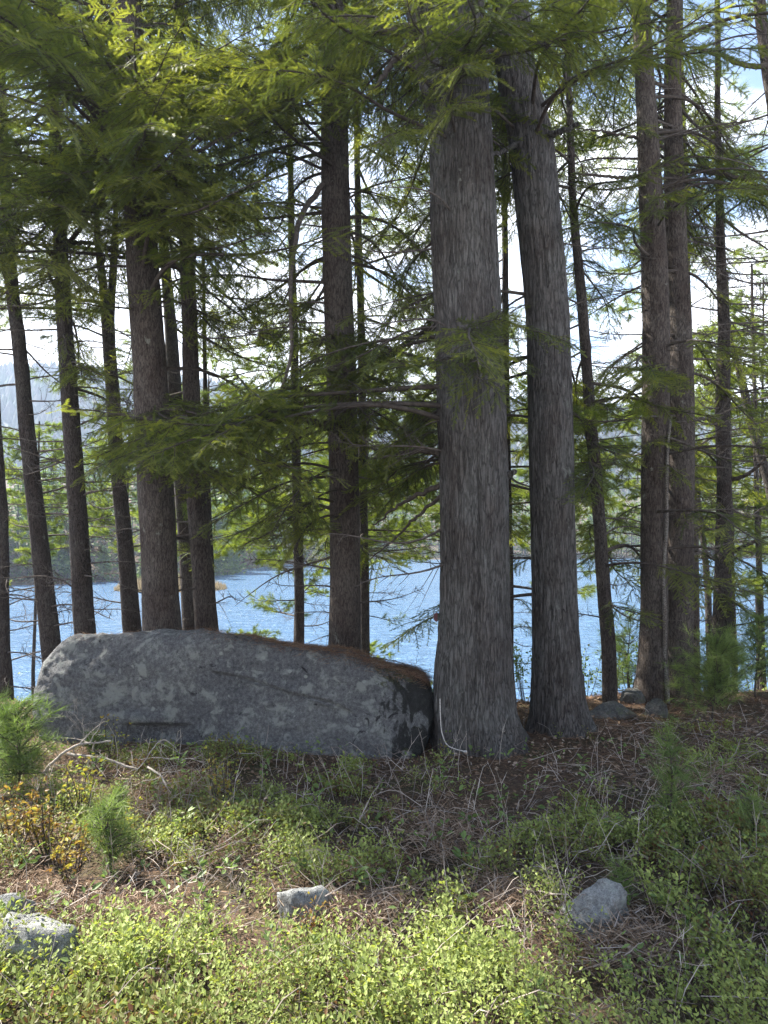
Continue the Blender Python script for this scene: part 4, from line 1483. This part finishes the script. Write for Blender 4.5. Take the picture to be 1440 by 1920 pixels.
pine_sapling(34, 1490, 155, 150, 'bushy pine sapling at the left edge in front of the boulder', 31, 1.4)
pine_sapling(-10, 1440, 110, 120, 'pale pine sapling cut by the left edge beside the boulder', 32, 1.2)
pine_sapling(205, 1640, 125, 110, 'sunlit pine seedling below the fallen branches at left', 33, 1.0)
pine_sapling(178, 1425, 45, 70, 'bright little pine seedling right under the boulder behind the fallen branches', 34, .8)
pine_sapling(1166, 1728, 85, 80, 'tiny bright pine seedling behind the pale pointed stone', 35, .7)
pine_sapling(1340, 1365, 155, 185, 'large bushy pine sapling under the straight dark pine at right', 36, 1.8, Y=6.4)
pine_sapling(1256, 1575, 185, 110, 'lanky shaded pine sapling with pale bare stem on the right of the clearing', 37, .9)
pine_sapling(1412, 1600, 90, 80, 'small shaded pine seedling close to the right edge', 38, .8)
pine_sapling(225, 1545, 60, 70, 'short pine seedling beside the yellow-leaved shrubs', 39, .8)
pine_sapling(1180, 1330, 150, 120, 'sunlit pine sapling on the bank behind the crooked slender stem', 40, 1.1, Y=8.6)
pine_sapling(1160, 1290, 130, 110, 'bright pine sapling low over the water left of the close pair', 41, 1.1, Y=9.4)
pine_sapling(1420, 1330, 150, 150, 'shaded pine sapling at the right edge behind the large bushy one', 42, 1.3, Y=7.4)

LEAFV = np.array([[0, 0, 0], [.35, -.24, .05], [.35, .24, .05], [.72, -.19, .03], [.72, .19, .03], [1, 0, -.04], [.5, 0, -.03]])
LEAFF = [(0, 1, 6), (1, 3, 6), (3, 5, 6), (5, 4, 6), (4, 2, 6), (2, 0, 6)]
LEAF4V = np.array([[0, 0, 0], [.45, -.27, .05], [1, 0, -.03], [.45, .27, .05]])
LEAF4F = [(0, 1, 2), (0, 2, 3)]


def shrub(x, y0, hpx, wpx, label, seed, n_stem=5, leaves=14, size=.03, mat='shrub_leaf', tint=(.2, 1.0), Y=None, cat='shrub', name='shrub'):
    global rng
    keep = rng; rng = np.random.default_rng(seed)
    Yd = Y if Y else F * EYE / (y0 - HY)
    c = P(x, y0, Yd); c[2] = gz1(c[0], c[1])
    H, W = hpx / F * Yd, wpx / F * Yd
    o = link(name, None, loc=tuple(c), label=label, cat=cat, group='leafy shrubs in the clearing')
    f = MB()
    for i in range(n_stem):
        a = rng.uniform(0, 6.28)
        e = np.array([math.cos(a) * W / 2 * rng.uniform(.1, 1), math.sin(a) * W / 2 * rng.uniform(.1, 1), H * rng.uniform(.6, 1.05)])
        b = np.array([e[0] * .15, e[1] * .15, -.03])
        k = rng.normal(0, .05 * H, 3)
        q = np.array([b + (e - b) * t + k * math.sin(3.1 * t) for t in np.linspace(0, 1, 9)])
        w = MB()
        V, Fc = tube(q, np.linspace(.0045, .0012, 9), 5); w.add(V, Fc)
        pos, dr = [], []
        for j in range(leaves):
            t = rng.uniform(.3, 1.0) ** .8
            p = np.array([np.interp(t, np.linspace(0, 1, 9), q[:, m]) for m in range(3)])
            d = rng.normal(0, 1, 3) * np.array([1, 1, .45]) + np.array([0, 0, .25]); d /= np.linalg.norm(d)
            tw = p + d * rng.uniform(0, .05)
            V, Fc = tube([p, tw + d * .003], [.0011, .0007], 3); w.add(V, Fc)
            for _ in range(2):
                pos.append(tw); d2 = d + rng.normal(0, .5, 3); dr.append(d2)
        m = len(pos)
        scatter(f, LEAFV, LEAFF, np.array(pos), frames(np.array(dr), roll=rng.normal(0, .8, m)), size * rng.uniform(.6, 1.2, m), rng.uniform(*tint, m))
        link('stem', w.mesh('stem', M['twig'], True), o)
    link('foliage', f.mesh('foliage', M[mat]), o)
    rng = keep


shrub(214, 1425, 85, 60, 'yellow-leaved twig standing up among the fallen branches before the boulder', 51, 4, 9, .026)
shrub(412, 1530, 145, 70, 'tall sparse shrub with yellow leaves where the shade begins', 52, 6, 11, .028)
shrub(438, 1500, 110, 50, 'thin yellow-leaved shrub half in shade beside the taller one', 53, 3, 9, .026)
shrub(92, 1610, 130, 120, 'brown and yellow leafy shrub in the sun at left', 54, 8, 16, .03, tint=(0, .7))
shrub(30, 1600, 120, 110, 'pale dry shrub at the left edge in full sun', 55, 8, 16, .03, tint=(.0, .6))
shrub(150, 1540, 110, 90, 'yellow-green shrub right of the bushy sapling', 56, 7, 14, .03, tint=(.45, 1))
shrub(130, 1660, 110, 90, 'dark-stemmed shrub above the largest low stone', 57, 7, 12, .03, tint=(0, .8))
shrub(250, 1600, 90, 100, 'leafy tangle below the fallen branches', 58, 7, 12, .026, tint=(.3, 1))
shrub(1310, 1775, 95, 50, 'slender plant with fresh green leaves in the shade at right', 59, 2, 10, .035, 'green_leaf', (0, 1), cat='plant', name='plant')
shrub(592, 1780, 75, 60, 'bushy reddish-stemmed shrub in front of the tilted slab of stone', 60, 8, 8, .02, tint=(0, .55))
shrub(382, 1740, 60, 30, 'single bright green shoot in the sunny brush', 61, 2, 6, .045, 'green_leaf', (.3, 1), cat='plant', name='plant')
shrub(985, 1380, 120, 70, 'pale leafy brush in the gap between the two thick trunks', 62, 8, 14, .04, 'green_leaf', (.3, 1), Y=7.3)
shrub(1100, 1350, 90, 70, 'leafy brush on the bank right of the second thickest trunk', 63, 7, 14, .04, 'green_leaf', (.2, 1), Y=7.8)
shrub(1180, 1310, 120, 80, 'sunlit leafy brush before the water left of the close pair', 64, 8, 16, .045, 'green_leaf', (.3, 1), Y=8.4)
shrub(1420, 1290, 150, 120, 'leafy brush between stems at the right edge', 65, 9, 18, .045, 'green_leaf', (.1, .9), Y=9.5)


def fallen(pts, r0, r1, label, twigs=6, seed=0, mat='grey_wood', name='fallen_branch', lift=0.0):
    global rng
    keep = rng; rng = np.random.default_rng(seed + 900)
    q = spline([P(x, y, Yd) for x, y, Yd in pts], 24)
    q += np.cumsum(rng.normal(0, .003, q.shape), 0)
    base = q[0].copy()
    q = q - base
    w = MB()
    V, Fc = tube(q, np.linspace(r0, r1, 24), 7)
    w.add(V, Fc)
    o = link(name, w.mesh(name, M[mat], True), loc=tuple(base), label=label, cat='branch', group='dead wood on the ground')
    for i in range(twigs):
        k = rng.integers(5, 23)
        d = rng.normal(0, 1, 3) * np.array([1, .6, .8]); d /= np.linalg.norm(d)
        ln = rng.uniform(.08, .28)
        s = np.array([q[k] + d * ln * t + rng.normal(0, .006, 3) + np.array([0, 0, -.15 * ln * t * t]) for t in np.linspace(0, 1, 6)])
        t_ = MB()
        V, Fc = tube(s, np.linspace(r1 * .9, .0009, 6), 4); t_.add(V, Fc)
        for j in range(3):
            b = s[rng.integers(1, 5)]; d2 = d + rng.normal(0, .7, 3); d2 /= np.linalg.norm(d2)
            V, Fc = tube([b, b + d2 * ln * .3], [.0016, .0007], 3); t_.add(V, Fc)
        link('twig', t_.mesh('twig', M[mat], True), o)
    rng = keep


fallen([(72, 1460, 5.0), (100, 1430, 5.0), (130, 1402, 5.05), (165, 1392, 5.1), (205, 1388, 5.15)], .013, .006, 'bent pale fallen branch rising in front of the left half of the boulder', 7, 1)
fallen([(126, 1414, 5.1), (165, 1416, 5.05), (200, 1421, 5.0), (250, 1436, 4.95), (300, 1450, 4.9)], .011, .006, 'long grey fallen branch lying level before the boulder', 8, 2)
fallen([(255, 1445, 4.9), (280, 1410, 4.95), (302, 1390, 5.0), (320, 1402, 5.0), (330, 1418, 5.0)], .005, .002, 'thin arched twig in front of the boulder', 3, 3)
fallen([(278, 1438, 4.8), (300, 1452, 4.7), (318, 1480, 4.6), (330, 1515, 4.5), (345, 1545, 4.3)], .008, .004, 'pale crooked branch coming down towards the sunny brush', 7, 4)
fallen([(262, 1426, 5.0), (310, 1420, 5.0), (370, 1424, 5.0), (395, 1428, 5.0)], .006, .002, 'thin grey branch lying against the boulder foot', 10, 5)
fallen([(300, 1470, 4.7), (360, 1468, 4.7), (420, 1482, 4.65), (470, 1500, 4.5)], .006, .002, 'twiggy dead branch reaching from the brush into the shade', 10, 6)
fallen([(152, 1395, 5.3), (160, 1370, 5.3), (150, 1345, 5.3), (135, 1330, 5.3)], .004, .0015, 'bare twiggy sprig against the lower left of the boulder', 14, 7)
fallen([(200, 1470, 4.8), (235, 1490, 4.7), (290, 1500, 4.6)], .007, .004, 'short grey stick under the yellow-leaved twig', 4, 8)
fallen([(940, 1437, 5.3), (1000, 1428, 5.4), (1060, 1424, 5.45), (1135, 1428, 5.4)], .012, .006, 'long pale stick lying on the ground before the two thick trunks', 2, 9)
fallen([(1210, 1392, 5.9), (1260, 1388, 6.0), (1320, 1398, 5.8), (1372, 1405, 5.7)], .009, .004, 'dead stick under the large bushy pine sapling', 8, 10, 'dead_twig')
fallen([(1290, 1360, 6.3), (1310, 1340, 6.4), (1330, 1362, 6.2)], .007, .003, 'broken twiggy branch at the foot of the large bushy sapling', 8, 11, 'dead_twig')
fallen([(455, 1725, 3.15), (500, 1742, 3.1), (545, 1760, 3.05), (600, 1758, 3.0)], .006, .003, 'curved grey stick lying below the tilted slab of stone', 3, 12)
fallen([(660, 1735, 3.15), (690, 1700, 3.15), (722, 1668, 3.2)], .004, .002, 'dry stick pointing up out of the dead brush in the middle', 6, 13)
fallen([(440, 1560, 4.0), (448, 1620, 3.7), (462, 1680, 3.4)], .005, .002, 'pale split stick standing in the sunny brush below the tall shrub', 6, 14)
fallen([(1080, 1440, 5.2), (1120, 1428, 5.3), (1180, 1432, 5.3)], .008, .004, 'pale short stick right of the long one', 1, 15)
fallen([(700, 1232, 6.2), (740, 1240, 6.1), (790, 1256, 6.0), (812, 1262, 6.0)], .006, .002, 'thin dead twig lying on the needle-covered top of the boulder', 6, 16, 'dead_twig')


# cord and tag on the thickest trunk
q = spline([P(825, 1310, 5.46), P(826, 1345, 5.44), P(829, 1375, 5.42), (P(838, 1396, 5.38)), P(856, 1405, 5.32), P(872, 1409, 5.28)], 40)
m_, nt_, b_ = new_mat('cord_fibre'); nt_.links.new(ramp(nt_, [(.35, (.34, .31, .28)), (.65, (.55, .52, .48))], noise(nt_, coords(nt_), 160, 3)), b_.inputs['Base Color']); b_.inputs['Roughness'].default_value = .9
V_, F_ = tube(q - q[-1], .0038, 8)
cord = link('cord', make_mesh('cord', V_, F_, [m_], True), loc=tuple(q[-1]), label='thin pale cord hanging down the left side of the thickest trunk to the ground', cat='cord')
kn = np.array([[math.cos(a) * .011, math.sin(a) * .009, 0] for a in np.linspace(0, 6.28, 14)])
V_, F_ = tube(kn, .006, 6)
link('knot', make_mesh('knot', V_, F_, [m_], True), cord)
m_, nt_, b_ = new_mat('red_tag'); b_.inputs['Roughness'].default_value = .6
nt_.links.new(ramp(nt_, [(.35, (.05, .012, .014)), (.65, (.10, .02, .022))], noise(nt_, coords(nt_), 60, 3)), b_.inputs['Base Color'])
import bmesh
bm = bmesh.new(); bmesh.ops.create_cube(bm, size=1)
for v in bm.verts:
    v.co = Vector((v.co.x * .030, v.co.y * .05, v.co.z * .062 * (1.25 if v.co.x > 0 else .8)))
bmesh.ops.bevel(bm, geom=bm.edges[:], offset=.005, segments=2, affect='EDGES')
me = bpy.data.meshes.new('trunk_tag'); bm.to_mesh(me); bm.free(); me.materials.append(m_)
c = P(817, 1157, 5.7)
tag = link('trunk_tag', me, loc=tuple(c), label='small dark red tag fixed to the left edge of the thickest trunk', cat='tag')
V_, F_ = tube([[.0, -.02, .02], [.0, -.032, .02]], .006, 8)
link('nail', make_mesh('nail', V_, F_, [M['dead_twig']], True), tag)


# ------------------------------------------------------------------ ground cover (nobody could count it)
def visible_ground(n, y0=2.2, y1=7.4, margin=.22):
    Y = np.sqrt(rng.uniform(y0 ** 2, y1 ** 2, n))
    X = rng.uniform(-.5414 - margin, .5414 + margin, n) * Y
    return X, Y


def cover_density(X, Y):
    """blueberry: thick near the viewer, patchy farther on, none under the trees"""
    px, py = to_px(np.stack([X, Y, 0 * X], -1))
    base = np.interp(py, [1415, 1455, 1500, 1560, 1680, 1740, 1800, 1920], [0, .12, .30, .32, .36, .62, .85, .9])
    n = noise2(X, Y, 4.2, 3, 31)
    d = base + 1.7 * n + .5 * noise2(X, Y, 1.3, 2, 33)
    for cx, cy, rx, ry in [(590, 1770, 90, 45), (680, 1740, 120, 45), (240, 1740, 110, 40), (930, 1730, 60, 60), (1210, 1810, 120, 60), (60, 1700, 120, 40), (840, 1590, 110, 60), (400, 1740, 70, 35), (1150, 1480, 200, 40), (566, 1728, 75, 42), (1125, 1765, 90, 50), (60, 1825, 100, 50), (20, 1745, 70, 30), (272, 1822, 35, 30), (500, 1840, 60, 25), (770, 1830, 60, 25), (330, 1880, 70, 20), (1000, 1860, 60, 25), (900, 1432, 150, 30), (1080, 1425, 160, 34)]:
        d = d - 1.1 * np.exp(-(((px - cx) / rx) ** 2 + ((py - cy) / ry) ** 2))
    inb = (X > -3.0) & (X < .42) & (Y > 5.35 + .1 * (X < -1))
    return np.where(inb, 0, np.clip(d, 0, 1))


def build_blueberry():
    f, w = MB(), MB()
    n = 38000
    X, Y = visible_ground(n, 2.15, 6.0)
    k = rng.uniform(0, 1, n) < cover_density(X, Y) * np.interp(Y, [2.2, 4, 6], [1, .8, .6])
    X, Y = X[k], Y[k]
    n = len(X)
    Z = ground_z(X, Y)
    hgt = rng.uniform(.06, .20, n) * np.interp(Y, [2.6, 3.4, 4.2, 6], [1, .8, .5, .45]) * np.clip(1.05 + 1.2 * noise2(X, Y, 4.2, 3, 31), .3, 2.2)
    lean = rng.normal(0, .32, (n, 2))
    tilt = np.clip(np.interp(Y, [2.8, 3.8], [.58, .42]) + .38 * noise2(X, Y, 2.6, 3, 51) + rng.normal(0, .12, n), 0, 1)  # farther bushes coloured browner and darker to deepen the shade there
    nl = 13
    size = np.clip(1 + .6 * noise2(X, Y, 3.0, 2, 43), .6, 1.6)
    top = np.stack([X + lean[:, 0] * hgt, Y + lean[:, 1] * hgt, Z + hgt], 1)
    foot = np.stack([X, Y, Z - .01], 1)
    # stems: three-sided slivers
    sd = np.stack([np.cos(a := rng.uniform(0, 6.28, n)), np.sin(a), 0 * a], 1) * .0011
    V = np.stack([foot - sd, foot + sd, top], 1).reshape(-1, 3)
    w.add(V, np.arange(3 * n).reshape(-1, 3), np.repeat(rng.uniform(0, .6, n), 3))
    for i in range(nl):
        t = .35 + .65 * (i + rng.uniform(0, 1, n)) / nl
        a = i * 2.4 + rng.uniform(0, 6.28, 1) + rng.normal(0, .5, n)
        p = foot + (top - foot) * t[:, None]
        out = rng.uniform(.004, .03, n) * (1.15 - .5 * t)
        d = np.stack([np.cos(a), np.sin(a), rng.normal(.55, .4, n)], 1)
        p = p + d * out[:, None]
        s = rng.uniform(.015, .031, n) * (1.1 - .25 * t) * size
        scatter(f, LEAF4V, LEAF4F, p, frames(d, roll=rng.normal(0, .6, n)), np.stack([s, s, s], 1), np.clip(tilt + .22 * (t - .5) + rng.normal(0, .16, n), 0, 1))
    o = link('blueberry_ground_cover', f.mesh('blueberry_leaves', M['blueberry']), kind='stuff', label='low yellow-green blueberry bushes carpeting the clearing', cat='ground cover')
    s_ = link('stems', w.mesh('blueberry_stems', M['litter_twig']), o)
    s_['kind'] = 'stuff'
    print('blueberry shoots', n)


def build_litter():
    # dead leaves
    mb = MB()
    n = 9000
    X, Y = visible_ground(n, 2.2, 7.6)
    inb = (X > -3.0) & (X < .42) & (Y > 5.45)
    px, py = to_px(np.stack([X, Y, 0 * X], -1))
    k = ~inb & (rng.uniform(0, 1, n) < np.interp(py, [1330, 1420, 1500, 1700, 1920], [.8, .9, .45, .5, .4]))
    X, Y = X[k], Y[k]; n = len(X)
    Z = ground_z(X, Y) + rng.uniform(.004, .03, n)
    a = rng.uniform(0, 6.28, n)
    d = np.stack([np.cos(a), np.sin(a), rng.normal(0, .35, n)], 1)
    lv = LEAFV * np.array([1, 1.1, 1.6])
    scatter(mb, lv, LEAFF, np.stack([X, Y, Z], 1), frames(d, roll=rng.normal(0, .8, n)), rng.uniform(.018, .05, n), rng.beta(1.6, 2.2, n))
    link('dead_leaf_litter', mb.mesh('dead_leaf_litter', M['dead_leaf']), kind='stuff', label='brown dead leaves scattered over the forest floor', cat='leaf litter')
    # fallen needles on the ground
    mb = MB()
    n = 80000
    X, Y = visible_ground(n, 2.3, 8.0)
    px, py = to_px(np.stack([X, Y, 0 * X], -1))
    k = rng.uniform(0, 1, n) < np.interp(py, [1290, 1340, 1420, 1480, 1920], [1, 1, 1, .45, .25])
    X, Y = X[k], Y[k]; n = len(X)
    a = rng.uniform(0, 6.28, n)
    d = np.stack([np.cos(a), np.sin(a), rng.normal(.05, .22, n)], 1)
    tv = np.array([[0, -.5, 0], [0, .5, 0], [1, 0, 0]])
    L = rng.uniform(.05, .11, n)
    scatter(mb, tv, [(0, 1, 2)], np.stack([X, Y, ground_z(X, Y) + rng.uniform(.003, .016, n)], 1), frames(d, roll=rng.normal(0, .5, n)), np.stack([L, L * 0 + .0028, L], 1), rng.uniform(0, 1, n))
    link('needle_litter', mb.mesh('needle_litter', M['needle_litter']), kind='stuff', label='rusty fallen needles on the forest floor under the conifers', cat='needles')
    # fallen needles on the boulder
    mb = MB()
    px, py = to_px(BV)
    w = np.clip((BN[:, 2] - .45) * 3, 0, 1) * np.interp(px, [330, 430, 600, 800], [0.02, .6, 1, 1])
    n = 15000
    idx = rng.choice(len(BV), n, p=w / w.sum())
    p = BV[idx] + rng.normal(0, .012, (n, 3)) * np.array([1, 1, .2]) + BN[idx] * rng.uniform(.0, .02, (n, 1))
    a = rng.uniform(0, 6.28, n)
    d = np.stack([np.cos(a), np.sin(a), rng.normal(.02, .22, n)], 1)
    L = rng.uniform(.04, .10, n)
    scatter(mb, tv, [(0, 1, 2)], p, frames(d, roll=rng.normal(0, .5, n)), np.stack([L, L * 0 + .003, L], 1), rng.uniform(0, 1, n))
    link('boulder_needle_litter', mb.mesh('boulder_needle_litter', M['needle_litter']), kind='stuff', label='rusty fallen needles heaped along the top of the boulder', cat='needles')
    # dry twigs and dead stalks tangled in the cover
    mb = MB()
    n = 13500
    X, Y = visible_ground(n, 2.2, 6.6)
    inb = (X > -3.0) & (X < .42) & (Y > 5.45)
    clump = .5 + .9 * noise2(X, Y, 2.4, 2, 61)
    px, py = to_px(np.stack([X, Y, 0 * X], -1))
    clump = clump * np.interp(Y, [3.2, 4.2], [1, .5])
    clump = clump - 1.2 * ((px > 770) & (px < 1160) & (py < 1460))
    k = ~inb & (rng.uniform(0, 1, n) < np.clip(clump, .04, 1))
    X, Y = X[k], Y[k]; n = len(X)
    Z = ground_z(X, Y)
    for i in range(n):
        a = rng.uniform(0, 6.28); L = rng.uniform(.06, .28)
        d = np.array([math.cos(a), math.sin(a), abs(rng.normal(.15, .45))]); d /= np.linalg.norm(d)
        b = np.array([X[i], Y[i], Z[i] + rng.uniform(0, .11)])
        kk = rng.normal(0, .28, 3) * L
        q = [b, b + d * L * .35 + kk * .12, b + d * L * .7 + kk * .4, b + d * L + kk * .75 - np.array([0, 0, .2 * L])]
        V, Fc = tube(q, np.array([1, .85, .65, .3]) * rng.uniform(.0009, .003), 3)
        mb.add(V, Fc, np.clip(rng.beta(2, 2.2), 0, 1))
    link('dry_twig_litter', mb.mesh('dry_twig_litter', M['litter_twig']), kind='stuff', label='tangled dry twigs and dead stalks through the ground cover', cat='twigs')
    # dry fern and stalk thatch, in brown matted patches
    mb = MB()
    for cx, cy, rx, ry, m in [(930, 1725, 70, 50, 1500), (690, 1735, 120, 45, 1900), (230, 1735, 110, 45, 1700), (1200, 1800, 110, 50, 1500), (840, 1585, 120, 60, 1600), (60, 1690, 100, 30, 900), (330, 1500, 120, 50, 1300), (1330, 1480, 120, 50, 1300), (460, 1600, 60, 60, 700)]:
        x = rng.normal(cx, rx * .55, m); y = rng.normal(cy, ry * .55, m)
        Yd = F * EYE / np.clip(y - HY, 380, 1000); Xd = (x - 720) / F * Yd
        a = rng.uniform(0, 6.28, m)
        L = rng.uniform(.03, .11, m)
        d = np.stack([np.cos(a), np.sin(a), rng.normal(.12, .5, m)], 1)
        scatter(mb, np.array([[0, -.5, 0], [0, .5, 0], [.6, .4, .05], [1, 0, -.08], [.6, -.4, .05]]), [(0, 1, 2), (0, 2, 4), (4, 2, 3)],
                np.stack([Xd, Yd, ground_z(Xd, Yd) + rng.uniform(.0, .09, m)], 1), frames(d, roll=rng.uniform(0, 6.28, m)), np.stack([L, L * 0 + .004, L], 1), np.clip(rng.beta(2, 2, m), 0, 1))
    link('matted_dead_brush', mb.mesh('matted_dead_brush', M['dead_leaf']), kind='stuff', label='matted grey-brown dead brush in patches between the bushes', cat='dead brush')
    # taller dry stalks and a few broader green herbs among the bushes
    mb = MB()
    n = 420
    X, Y = visible_ground(n, 2.3, 5.2)
    Z = ground_z(X, Y)
    for i in range(n):
        L = rng.uniform(.12, .34); d = np.array([rng.normal(0, .3), rng.normal(0, .3), 1.0]); d /= np.linalg.norm(d)
        b = np.array([X[i], Y[i], Z[i]]); kk = rng.normal(0, .2, 3) * L
        q = [b, b + d * L * .4, b + d * L * .75 + kk * .3, b + d * L + kk]
        V, Fc = tube(q, np.array([1, .8, .6, .4]) * rng.uniform(.0012, .0024), 3)
        t = rng.uniform(.5, 1)
        mb.add(V, Fc, t)
        if rng.uniform() < .4:
            for _ in range(3):
                d2 = d + rng.normal(0, .6, 3); V, Fc = tube([q[2], q[2] + d2 * .04], [.0012, .0007], 3); mb.add(V, Fc, t)
    link('dry_stalks', mb.mesh('dry_stalks', M['litter_twig']), kind='stuff', label='pale dry stalks standing up through the ground cover', cat='stalks')
    mb = MB()
    n = 260
    X, Y = visible_ground(n, 2.3, 5.4)
    for i in range(n):
        m = int(rng.integers(5, 12))
        h = rng.uniform(.08, .2)
        c = np.array([X[i], Y[i], float(ground_z(X[i:i+1], Y[i:i+1])[0])])
        a = rng.uniform(0, 6.28, m)
        f = rng.uniform(.4, 1, m)
        p = c + np.stack([np.cos(a) * .025 * f, np.sin(a) * .025 * f, h * f], 1)
        d = np.stack([np.cos(a), np.sin(a), rng.normal(.35, .3, m)], 1)
        scatter(mb, LEAFV, LEAFF, p, frames(d, roll=rng.normal(0, .5, m)), rng.uniform(.028, .05, m) * rng.uniform(.7, 1.2), rng.uniform(0, 1) + rng.normal(0, .08, m))
    link('broad_leaf_herbs', mb.mesh('broad_leaf_herbs', M['green_leaf']), kind='stuff', label='broader green herbs mixed into the ground cover', cat='herbs')
    # brush on the bank down to the water
    mb = MB()
    n = 5200
    Y = rng.uniform(7.6, 15, n); X = rng.uniform(-.62, .62, n) * Y
    k = rng.uniform(0, 1, n) < np.where(X > 1.5, 1, .35)
    X, Y = X[k], Y[k]; n = len(X)
    h = rng.uniform(0, 1, n) ** 1.4 * np.where(X > 2.4, .9, .35)
    a = rng.uniform(0, 6.28, n)
    d = np.stack([np.cos(a), np.sin(a), rng.normal(.3, .4, n)], 1)
    scatter(mb, LEAF4V, LEAF4F, np.stack([X, Y, ground_z(X, Y) + h], 1), frames(d, roll=rng.normal(0, .6, n)), rng.uniform(.03, .06, n), rng.uniform(.2, 1, n))
    link('bank_undergrowth', mb.mesh('bank_undergrowth', M['blueberry']), kind='stuff', label='leafy undergrowth on the bank above the water', cat='undergrowth')


build_blueberry()
build_litter()


# ------------------------------------------------------------------ air between here and the hills
hz_me = make_mesh('haze', [(x, y, z) for z in (-8, 150) for y in (-30, 800) for x in (-950, 950)],
                  [(0, 2, 3, 1), (4, 5, 7, 6), (0, 1, 5, 4), (2, 6, 7, 3), (0, 4, 6, 2), (1, 3, 7, 5)])
m_ = bpy.data.materials.new('haze_air'); m_.use_nodes = True
m_.node_tree.nodes.clear()
vo_ = m_.node_tree.nodes.new('ShaderNodeVolumePrincipled'); ou_ = m_.node_tree.nodes.new('ShaderNodeOutputMaterial')
vo_.inputs['Color'].default_value = (0.62, 0.77, 1.0, 1)
vo_.inputs['Density'].default_value = 0.00055
vo_.inputs['Anisotropy'].default_value = 0.2
m_.node_tree.links.new(vo_.outputs[0], ou_.inputs['Volume'])
hz_me.materials.append(m_)
link('haze', hz_me, kind='stuff', label='thin blue haze lying over the lake and hills', cat='haze')
